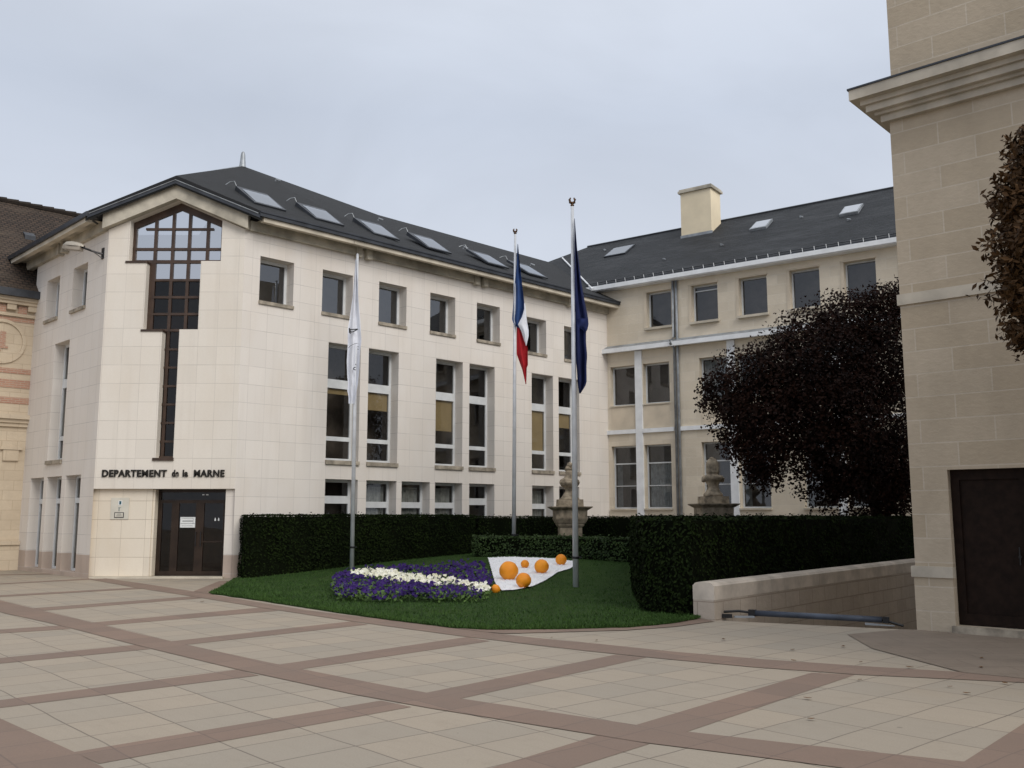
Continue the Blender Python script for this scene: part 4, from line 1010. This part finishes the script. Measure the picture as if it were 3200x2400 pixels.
# ------------------------------------------------------------------ neighbour on the left
nbO = fL.P(-5.72, -.05, 0)
fB = Face(nbO, 47)
bb = empty('brick_house', nbO + fB.d * -3, 'yellow stone house with red brick bands and brown tile roof at the left edge', 'house')
L0 = -9.0
m = MB(); wall(m, fB, L0, .0, 0, 8.75, [])
m.face([fB.P(L0, 0, 0), fB.P(L0, 0, 8.75), fB.P(L0, -9, 8.75), fB.P(L0, -9, 0)]); m.build('wall', M['nstone'], bb)
m = MB()
for z0, z1 in ((5.22, 5.42), (5.72, 5.98), (6.18, 6.34), (7.85, 7.98)): m.fbox(fB, L0, -.02, -.02, .02, z0, z1)
for s in [-.30 - .62 * k for k in range(12)]: m.fbox(fB, s - .26, s, -.02, .05, 8.12, 8.36)
m.fbox(fB, -1.25, -.98, -.02, .03, 6.86, 7.24); m.fbox(fB, -1.0, -.78, -.02, .032, 6.95, 7.04); m.fbox(fB, -1.02, -.86, -.02, .033, 7.0, 7.5)
m.build('brick_bands', M['brick'], bb)
m = MB()
for s in [-.02 - .62 * k for k in range(13)]: m.fbox(fB, s - .27, s, -.02, .14, 8.22, 8.40)
m.fbox(fB, L0, 0, -.02, .18, 8.401, 8.50); m.fbox(fB, L0, 0, -.02, .24, 8.501, 8.62); m.fbox(fB, L0, 0, -.02, .09, 8.02, 8.11)
m.fbox(fB, L0, 0, -.02, .22, 4.72, 4.86); m.fbox(fB, L0, 0, -.02, .14, 4.60, 4.719); m.fbox(fB, L0, 0, -.02, .08, 4.48, 4.599)
m.fbox(fB, -.75, -.22, -.02, .06, 3.85, 4.02); m.fbox(fB, -.8, -.15, -.02, .09, 3.75, 3.849); m.fbox(fB, -.7, -.25, -.02, .07, 3.40, 3.74)
for z0, z1, o in ((0, .78, .10), (.781, .90, .16)): m.fbox(fB, L0, -.05, -.02, o, z0, z1)
m.build('moulding', M['nstone'], bb)
m = MB(); N_ = 28
for k in range(N_):
    a_, b_ = 2 * math.pi * k / N_, 2 * math.pi * (k + 1) / N_; cs, cz = -.98, 7.18
    poly = [(cs + .62 * math.cos(a_), cz + .62 * math.sin(a_)), (cs + .62 * math.cos(b_), cz + .62 * math.sin(b_)), (cs + .72 * math.cos(b_), cz + .72 * math.sin(b_)), (cs + .72 * math.cos(a_), cz + .72 * math.sin(a_))]
    m.prism(fB, poly[::-1], -.02, .05)
m.build('roundel', M['nstone'], bb)
m = MB(); m.fbox(fB, L0, .0, .02, .40, 8.621, 8.86); m.build('gutter', M['zinc_dark'], bb)
m = MB()
def nr(s, q): return fB.P(s, -q, 8.84 + .98 * (q + .3))
NS, NQ = 30, 16
for i in range(NS):
    for j in range(NQ):
        s0, s1, q0_, q1_ = L0 + (13.5) * i / NS, L0 + 13.5 * (i + 1) / NS, -.3 + 4.15 * j / NQ, -.3 + 4.15 * (j + 1) / NQ
        pp = [(s0, q0_), (s1, q0_), (s1, q1_), (s0, q1_)]
        m.face([nr(s, q) + Vector((0, 0, .035 * noise.noise(Vector((s * 1.4, q * 1.4, 0))))) for s, q in pp], [(s, q * 1.4) for s, q in pp])
rf = m.build('roof', M['old_tile'], bb)
m = MB()
k_ = 0
while L0 + .4 * k_ < 4.4:
    s = L0 + .4 * k_; m.tube([nr(s, 3.86) + Vector((0, 0, .03)), nr(s + .42, 3.86) + Vector((0, 0, .05))], [.10, .12], 7); k_ += 1
m.build('ridge_tiles', M['old_tile'], rf)
m = MB(); a_ = nr(-.3, 2.35); m.hexa([nr(.05, 2.1), nr(.4, 2.1), nr(.4, 2.4), nr(.05, 2.4)], [nr(.05, 2.1) + Vector((0, 0, .16)), nr(.4, 2.1) + Vector((0, 0, .16)), nr(.4, 2.4) + Vector((0, 0, .04)), nr(.05, 2.4) + Vector((0, 0, .04))]); m.build('roof_vent', M['zinc_dark'], rf)

# ------------------------------------------------------------------ ramp wall, barrier bar
rwa, rwb = Vector((3.02, 16.05, 0)), Vector((3.31, 15.80, 0)); dr_ = (Vector((10.75, 24.73, 0)) - rwb).normalized(); LRW = 12.0
fW = Face(rwb, math.degrees(math.atan2(dr_.x, dr_.y)))
rw = empty('ramp_wall', rwb, 'low pale stone wall with rounded coping running back beside the sunken ramp', 'wall')
m = MB(); m.fbox(fW, 0, LRW, -.385, 0, -2.2, .32); m.build('base', M['wall_ramp'], rw)
m = MB(); N_ = 8
prof_ = [(0.004, .321), (.004, .545), (-.02, .565)] + [(-.385 / 2 + .172 * math.cos(math.pi * k / N_ * .999), .565 + .045 * math.sin(math.pi * k / N_)) for k in range(1, N_)] + [(-.365, .565), (-.389, .545), (-.389, .321)]
segs = [-.004, 2.2, 4.4, 6.6, 8.8, LRW]
for a, b in zip(segs, segs[1:]):
    a2, b2 = a + .004, b - .004
    for p, q in zip(prof_, prof_[1:]): m.face([fW.P(a2, p[0], p[1]), fW.P(b2, p[0], p[1]), fW.P(b2, q[0], q[1]), fW.P(a2, q[0], q[1])])
    m.face([fW.P(a2, *p) for p in prof_][::-1]); m.face([fW.P(b2, *p) for p in prof_])
m.build('coping', M['coping'], rw)
bs, be = Vector((4.0, 15.95, .10)), Vector((5.72, 14.95, .10))
bo = empty('barrier_bar', (bs + be) / 2, 'blue-grey metal barrier pole lying across the top of the ramp', 'barrier')
m = MB(); m.tube([bs, be], .048, 12); m.build('pole', M['bar'], bo, smooth=True)
m = MB(); m.box(bs + Vector((-.03, .02, .0)), (.11, .10, .11), R(-30)); m.box(Vector((3.56, 16.0, .05)), (.16, .09, .06), R(-10)); m.tube([Vector((3.5, 15.95, .12)), Vector((3.75, 15.98, .13)), bs], .022, 5)
m.build('hinge', M['black'], bo); m = MB(); m.box(be + Vector((.05, -.03, 0)), (.09, .09, .09), R(-30)); m.tube([be, Vector((5.95, 14.72, .03))], .02, 5); m.build('end_stop', M['black'], bo)
m = MB(); m.hexa([Vector((3.66, 15.90, .03)), Vector((3.98, 15.86, .03)), Vector((3.98, 15.92, .03)), Vector((3.66, 15.96, .03))], [Vector((3.66, 15.90, .06)), Vector((3.98, 15.86, .06)), Vector((3.98, 15.92, .06)), Vector((3.66, 15.96, .06))])
m.build('bracket', M['zinc'], bo); m = MB()
m.hexa([Vector((5.42, 14.86, .03)), Vector((5.80, 14.68, .03)), Vector((5.82, 14.73, .03)), Vector((5.44, 14.92, .03))], [Vector((5.42, 14.86, .06)), Vector((5.80, 14.68, .04)), Vector((5.82, 14.73, .04)), Vector((5.44, 14.92, .06))])
m.build('bracket', M['zinc'], bo)

# ------------------------------------------------------------------ pedestals and urns
def pedestal(x, y, z0, ztop_, lab_p, lab_u, uh, kind):
    ro = empty('pedestal', (x, y, z0), lab_p, 'pedestal', 'stone pedestals in the garden'); rot = R(4)
    def sq(mb, w0, w1, za, zb): 
        rot3 = Matrix.Rotation(rot, 3, 'Z'); c_ = Vector((x, y, 0))
        q = lambda w, z: [c_ + rot3 @ Vector((sx_ * w / 2, sy_ * w / 2, z)) for sx_, sy_ in ((-1, -1), (1, -1), (1, 1), (-1, 1))]
        mb.hexa(q(w0, za), q(w1, zb))
    m = MB(); sq(m, .68, .68, z0, ztop_ - .64); m.build('shaft', M['urn'], ro)
    m = MB()
    for w0, w1, a, b in ((.72, .80, .639, .58), (.80, .82, .579, .52), (.86, .98, .519, .40), (.98, 1.0, .399, .36), (.96, .98, .359, .12), (1.0, 1.27, .119, .03), (1.27, 1.28, .029, 0)): sq(m, w0, w1, ztop_ - a, ztop_ - b)
    m.build('capital', M['urn'], ro)
    un = empty('urn', (x, y, ztop_), lab_u, 'urn', 'stone urns on the pedestals')
    m = MB(); sq(m, .78, .76, ztop_ + .001, ztop_ + .22); m.build('plinth', M['urn'], un)
    m = MB()
    if kind == 0: pr = [(.31, .221), (.31, .25), (.25, .30), (.16, .46), (.13, .52), (.17, .55), (.16, .58), (.18, .60), (.27, .66), (.32, .74), (.325, .80), (.30, .815), (.31, .84), (.27, .88), (.17, .93), (.155, 1.0), (.13, 1.02), (.135, 1.10), (.12, 1.16)]
    else: pr = [(.30, .221), (.29, .30), (.22, .38), (.17, .50), (.15, .58), (.19, .62), (.20, .66), (.25, .72), (.31, .78), (.31, .86), (.27, .90), (.19, .92), (.18, .98), (.20, 1.0), (.19, 1.02), (.19, 1.28), (.17, 1.36), (.11, 1.45)]
    k = uh / pr[-1][1]
    m.lathe([(r, (zz_ - .221) * k * 1.0 + .221) for r, zz_ in pr], (x, y, ztop_), 24); m.build('body', M['urn'], un, smooth=True)
    m = MB(); zt_ = ztop_ + (pr[-1][1] - .221) * k + .221
    if kind == 0:
        m.ball((x - .02, y, zt_ + .05), .13, 12, 8, (1, 1, .8), .5); m.ball((x + .01, y - .02, zt_ + .17), .10, 12, 8, (1, 1, 1), .4)
    else:
        m.ball((x, y, zt_ - .02), .10, 12, 8, (1, 1, .8), .3); m.ball((x - .28, y - .03, ztop_ + .80 * k), .10, 10, 7, (.8, .8, 1), .3); m.ball((x + .28, y - .03, ztop_ + .80 * k), .10, 10, 7, (.8, .8, 1), .3)
    m.build('ornament', M['urn'], un, smooth=True)
pedestal(1.82, 30.0, .5, 1.97, 'stone pedestal with stepped capital behind the tallest flagpole', 'weathered stone urn with carved top partly hidden by the tallest flagpole', 1.12, 0)
pedestal(6.18, 29.2, .4, 2.05, 'stone pedestal rising over the right hedge in front of the copper tree', 'stone urn with round domed top standing left of the copper tree', 1.36, 1)

# ------------------------------------------------------------------ flagpoles and flags
def pole(px, py, top_y, top_x, lab, rad, cleat):
    g = on_mound(px, py); t = at(top_x, top_y, g.y); h = t.z - g.z
    ro = empty('flagpole', g, lab, 'flagpole', 'flagpoles on the lawn')
    lean = Vector((t.x - g.x, 0, 0)); lean = lean * .5
    m = MB(); m.tube([g - Vector((0, 0, .1)), g + Vector((0, 0, h * .5)) + lean * .5, g + Vector((0, 0, h)) + lean], [rad, rad * .85, rad * .55], 14); m.build('pole', M['steel'], ro, smooth=True)
    m = MB(); m.tube([g + Vector((0, 0, cleat)), g + Vector((0, 0, cleat + .05))], rad * 1.25, 12); m.box(g + Vector((rad + .03, -.02, cleat + .03)), (.07, .03, .03)); m.build('cleat', M['black'], ro)
    return ro, g, h, lean
poles = {}
for key, a in dict(white=(760, 1230, 552, 769, 'flagpole nearest the entrance, carrying the limp white flag', .062, .58), french=(1110, 1198, 506, 1116, 'flagpole in the middle, carrying the blue white and red flag', .062, .55), navy=(1244, 1268, 446, 1236, 'tallest looking flagpole at the right of the lawn, carrying the dark blue flag', .068, .62)).items(): poles[key] = pole(*a)
for key in ('french', 'navy'):
    ro, g, h, lean = poles[key]; t = g + lean + Vector((0, 0, h)); s_ = .7 if key == 'french' else .85
    m = MB(); m.lathe([(.03, 0), (.05, .03), (.02, .06), (.045, .09)], t, 10)
    for sg in (-1, 1): m.tube([t + Vector((0, 0, .08)), t + Vector((sg * .06, 0, .12)) * s_, t + Vector((sg * .075, 0, .19)) * s_, t + Vector((sg * .045, 0, .25)) * s_], [.035, .035, .03, .015], 7)
    m.build('finial', M['bronze'], ro, smooth=True)
ro, g, h, lean = poles['white']; m = MB(); m.lathe([(.035, 0), (.04, .03), (.01, .06)], g + lean + Vector((0, 0, h)), 10); m.build('finial', M['steel'], ro)

def cloth(mb, L, Rr, Y, amp, folds, ph, nrow=44, ncol=26, off=-.09, thick=0):
    """hanging cloth between a left and a right outline, folded in depth"""
    def itp(P, y):
        for (x0, y0), (x1, y1) in zip(P, P[1:]):
            if y0 <= y <= y1: return x0 + (x1 - x0) * (y - y0) / max(1e-6, y1 - y0)
        return P[0][0] if y < P[0][1] else P[-1][0]
    y0 = min(L[0][1], Rr[0][1]); y1 = max(L[-1][1], Rr[-1][1]); i0 = len(mb.v)
    for i in range(nrow + 1):
        y = y0 + (y1 - y0) * i / nrow; a, b = itp(L, y), itp(Rr, y)
        for j in range(ncol + 1):
            u = j / ncol; grow = min(1, (i / nrow) * 3 + .15)
            d = amp * grow * (math.sin(u * math.pi * 2 * folds + ph + .6 * math.sin(i / nrow * 4)) + .35 * math.sin(u * 9.0 + i * .21 + ph))
            mb.v.append(tuple(at(a + (b - a) * u, y, Y + off + d)))
    for i in range(nrow):
        for j in range(ncol):
            q = i0 + i * (ncol + 1) + j
            mb.f.append([q, q + ncol + 1, q + ncol + 2, q + 1]); mb.uv.append(None); mb.mi.append(mb.cur)
Yw = poles['white'][1].y; Yf = poles['french'][1].y; Yn = poles['navy'][1].y
m = MB()
cloth(m, [(768.2, 560), (762, 640), (755, 690), (751, 712), (751, 745), (749, 780), (750, 812), (752, 830), (750, 845), (753, 856)], [(769.5, 560), (774, 640), (778, 690), (781, 735), (778, 760), (776, 800), (773, 830), (769, 850), (766, 872)], Yw, .07, 1.6, .4)
wf = m.build('flag', M['flag_white'], smooth=True); tag(wf, 'limp white flag with small dark line emblem hanging on the left flagpole', 'flag', 'flags on the flagpoles')
m = MB()
def stroke(pts, wdt):
    m.tube([at(a, b, Yw - .24) for a, b in pts], wdt, 5)
stroke([(754, 709), (757, 712), (766, 711.5), (773, 711)], .016); stroke([(755, 712), (758, 717), (762, 717), (772, 711.5)], .016); stroke([(755, 709), (755, 718), (758, 720)], .022)
stroke([(763, 797), (765, 794), (769, 793)], .012); stroke([(763, 797), (766, 799), (769, 799)], .012); stroke([(768, 786), (769, 789)], .01)
stroke([(752, 752), (757, 747), (765, 743), (774, 741)], .006); stroke([(772, 748), (775, 749)], .006); stroke([(772, 754), (775, 755)], .006)
o_ = m.build('emblem', M['ink'], wf)
m = MB(); m.cur = 0
cloth(m, [(1118, 527), (1115, 580), (1110, 640), (1106, 690), (1110, 700), (1117, 706)], [(1119, 527), (1125, 590), (1131, 640), (1134, 668), (1130, 690), (1122, 708)], Yf, .08, 1.5, .2)
m.cur = 2
cloth(m, [(1116, 690), (1116, 720), (1116, 765), (1120, 776), (1128, 798), (1135, 828)], [(1124, 700), (1132, 726), (1140, 752), (1140.5, 790), (1138, 793), (1137, 830)], Yf, .06, 1.3, 1.1, off=-.05)
m.cur = 1
cloth(m, [(1132, 668), (1127, 685), (1119, 701), (1126, 715), (1132, 735), (1136, 746)], [(1134.5, 655), (1138, 690), (1142, 714), (1142, 726), (1139, 738), (1137, 747)], Yf, .05, 1.0, 2.0, off=-.17, nrow=30, ncol=16)
tag(m.build('flag', [M['blue'], M['flag_white'], M['red']], smooth=True), 'drooping flag in blue, white and red on the middle flagpole', 'flag', 'flags on the flagpoles')
m = MB()
cloth(m, [(1240.5, 472), (1241, 560), (1242, 660), (1243, 760), (1246, 800), (1248, 830), (1251, 848)], [(1241.5, 472), (1247, 540), (1256, 610), (1264, 655), (1271, 690), (1271, 702), (1266, 714), (1266, 740), (1268.5, 768), (1267, 790), (1267.5, 828), (1262, 838), (1254, 850)], Yn, .085, 1.9, .7)
cloth(m, [(1246, 690), (1247, 705), (1258, 712), (1262, 716)], [(1270, 688), (1271.5, 700), (1269, 712), (1264, 720)], Yn, .04, 1.0, .2, off=-.2, nrow=14, ncol=14)
tag(m.build('flag', M['navy'], smooth=True), 'plain dark navy blue flag hanging on the right flagpole', 'flag', 'flags on the flagpoles')

# ------------------------------------------------------------------ trees
def tree(name, base, trunk, limbs, blobs, nleaf, leaf, mat, label, asp=1.5, droop=0.0):
    ro = empty(name, base, label, 'tree')
    m = MB(); m.tube(trunk[0], trunk[1], 10)
    for pts, rd in limbs: m.tube(pts, rd, 7)
    m.build('trunk', M['bark'], ro, smooth=True)
    m = MB(); tot = sum(b[1] ** 2 * b[2] for b in blobs)
    for c, r, wgt, sq_ in blobs:
        for k in range(int(nleaf * r * r * wgt / tot)):
            d = Vector((random.gauss(0, 1), random.gauss(0, 1), random.gauss(0, 1))).normalized()
            rr = r * (random.random() ** .38) * (1 + .36 * noise.noise(d * 2.1 + c * .7) + .24 * noise.noise(d * 5 + c))
            if random.random() < .04: rr *= random.uniform(1.0, 1.16)
            p = c + Vector((d.x * sq_[0], d.y * sq_[1], d.z * sq_[2])) * rr
            if noise.noise(p * 1.25) < -.28 and random.random() < .8: continue
            m.leaf(p, (d.x * .5 + random.gauss(0, .6), d.y * .5 + random.gauss(0, .6) - .2, d.z * .5 + random.gauss(.3, .6)), leaf * random.uniform(.7, 1.35), asp)
    m.build('crown', M[mat], ro)
    return ro
Yt = 26.3
B_ = []
for px, py, r, wgt, dy in [(1800, 790, 1.9, 1, 0), (1880, 760, 1.75, 1, .6), (1720, 840, 1.75, 1, -.2), (1640, 830, 1.3, 1, 0), (1570, 855, .75, .9, .2), (1600, 905, .85, 1, -.4), (1690, 930, 1.35, 1, -.6),
                           (1800, 920, 1.8, 1, -.8), (1900, 900, 1.8, 1, .2), (1645, 980, .75, .9, -.5), (1655, 1030, .50, .8, -.6), (1860, 1010, 1.25, 1, -.4), (1830, 1075, .8, .9, -.3), (1930, 690, 1.1, .9, .5), (1830, 690, .9, .8, .3), (1760, 725, .8, .8, 0), (1690, 745, .5, .6, 0), (1535, 835, .42, .6, .1), (1530, 880, .35, .5, .1), (1885, 655, .5, .6, .3), (1790, 1040, .9, .9, .2), (1900, 1070, .9, 1, .1), (1950, 640, .6, .7, .3), (1940, 1065, .8, 1, .1), (1590, 960, .5, .7, -.3), (1625, 1010, .45, .8, -.5), (1950, 1000, 1.0, 1, 0)]:
    B_.append((at(px, py, Yt + dy), r * 1.06, wgt, (1, .9, .92)))
tb = Vector((10.35, 26.6, .1))
tree('copper_tree', tb, ([tb, tb + Vector((-.1, 0, 1.4)), tb + Vector((-.5, .0, 3.0)), tb + Vector((-1.2, 0, 5.2))], [.20, .16, .12, .05]),
     [([tb + Vector((-.08, 0, 1.2)), tb + Vector((.5, .1, 2.4)), tb + Vector((.9, 0, 4.2))], [.12, .09, .03]), ([tb + Vector((-.4, 0, 2.4)), tb + Vector((-1.6, -.2, 3.2)), tb + Vector((-3.2, -.2, 3.9)), tb + Vector((-4.6, 0, 4.4))], [.09, .07, .05, .015]),
      ([tb + Vector((-.3, 0, 2.0)), tb + Vector((-1.4, -.3, 2.4)), tb + Vector((-2.6, -.5, 2.2))], [.06, .045, .012]), ([tb + Vector((-.9, 0, 4.3)), tb + Vector((-2, .2, 5.6)), tb + Vector((-2.6, .2, 6.6))], [.05, .03, .01])],
     B_, 95000, .062, 'purple_leaf', 'dense dark copper-leaved tree in front of the stone wing')
B_ = []
for x, y, z, r in [(6.35, 10.6, 4.6, .85), (6.6, 10.7, 5.4, .7), (6.7, 10.6, 3.75, .75), (6.0, 10.5, 4.35, .48), (6.9, 10.3, 4.6, 1.0), (6.5, 10.5, 3.35, .4), (6.05, 10.6, 4.8, .42), (6.95, 10.6, 6.0, .6), (5.9, 10.6, 3.85, .38), (5.95, 10.5, 3.5, .28), (6.05, 10.7, 5.35, .5), (6.2, 10.6, 5.9, .45), (6.9, 10.6, 3.1, .5), (7.9, 9.6, 5.0, 1.5), (8.3, 8.4, 5.4, 1.7), (7.6, 8.6, 4.4, 1.1), (9.2, 7.2, 5.0, 1.8), (8.6, 9.4, 6.6, 1.5), (9.4, 8.6, 4.4, 1.4)]:
    B_.append((Vector((x + .10, y, z)), r, 1 if y > 9.9 else .25, (1, 1, 1)))  # out-of-view clumps nearer the camera are added to shade the paving and wall
tb = Vector((8.4, 8.9, 0))
tree('beech_tree', tb, ([tb, tb + Vector((0, 0, 2.2)), tb + Vector((-.05, 0, 4.5)), tb + Vector((-.1, 0, 6.0))], [.14, .12, .07, .02]), [([tb + Vector((0, 0, 2.6)), tb + Vector((-.8, .8, 3.6)), tb + Vector((-1.6, 1.6, 4.4)), tb + Vector((-2.1, 1.7, 4.6))], [.08, .06, .03, .01]), ([tb + Vector((0, 0, 3.8)), tb + Vector((-.4, 0, 4.8)), tb + Vector((-.6, 0, 5.5))], [.04, .03, .01])],
     B_, 110000, .040, 'brown_leaf', 'brown autumn-leaved tree reaching in at the right edge before the corner building', 2.4)

# ------------------------------------------------------------------ fallen leaves
lf = None
for i, (x, y) in enumerate([(2.9, 13.3), (3.55, 12.3), (4.3, 12.6), (4.05, 11.3), (3.3, 11.4), (4.45, 10.9), (3.6, 10.1), (4.35, 9.7), (4.35, 9.35), (5.0, 9.9), (5.25, 10.9), (1.15, 13.2), (.55, 13.5), (5.6, 11.6), (-6.1, 19.0), (2.75, 9.1), (2.5, 8.2)]):
    if lf is None:
        m = MB(); N_ = 7
        for k in range(N_):
            t0, t1 = k / N_, (k + 1) / N_; w0, w1 = .035 * math.sin(math.pi * t0) ** .8, .035 * math.sin(math.pi * t1) ** .8; zc = lambda t: .003 + .006 * (t - .5) ** 2 * 4
            m.face([(t0 * .11 - .055, -w0, zc(t0) + .004), (t1 * .11 - .055, -w1, zc(t1) + .004), (t1 * .11 - .055, 0, zc(t1)), (t0 * .11 - .055, 0, zc(t0))])
            m.face([(t0 * .11 - .055, 0, zc(t0)), (t1 * .11 - .055, 0, zc(t1)), (t1 * .11 - .055, w1, zc(t1) + .005), (t0 * .11 - .055, w0, zc(t0) + .005)])
        lf = m.build('fallen_leaf', M['dry']); o = lf
    else: o = lf.copy(); col.objects.link(o)
    o.location = (x, y, .014); o.rotation_euler = (random.uniform(-.05, .05), random.uniform(-.05, .05), random.uniform(0, 6)); s_ = random.uniform(.45, .8); o.scale = (s_, s_, s_)
    tag(o, 'curled brown dead leaf lying on the paving of the square', 'leaf', 'fallen leaves on the paving')
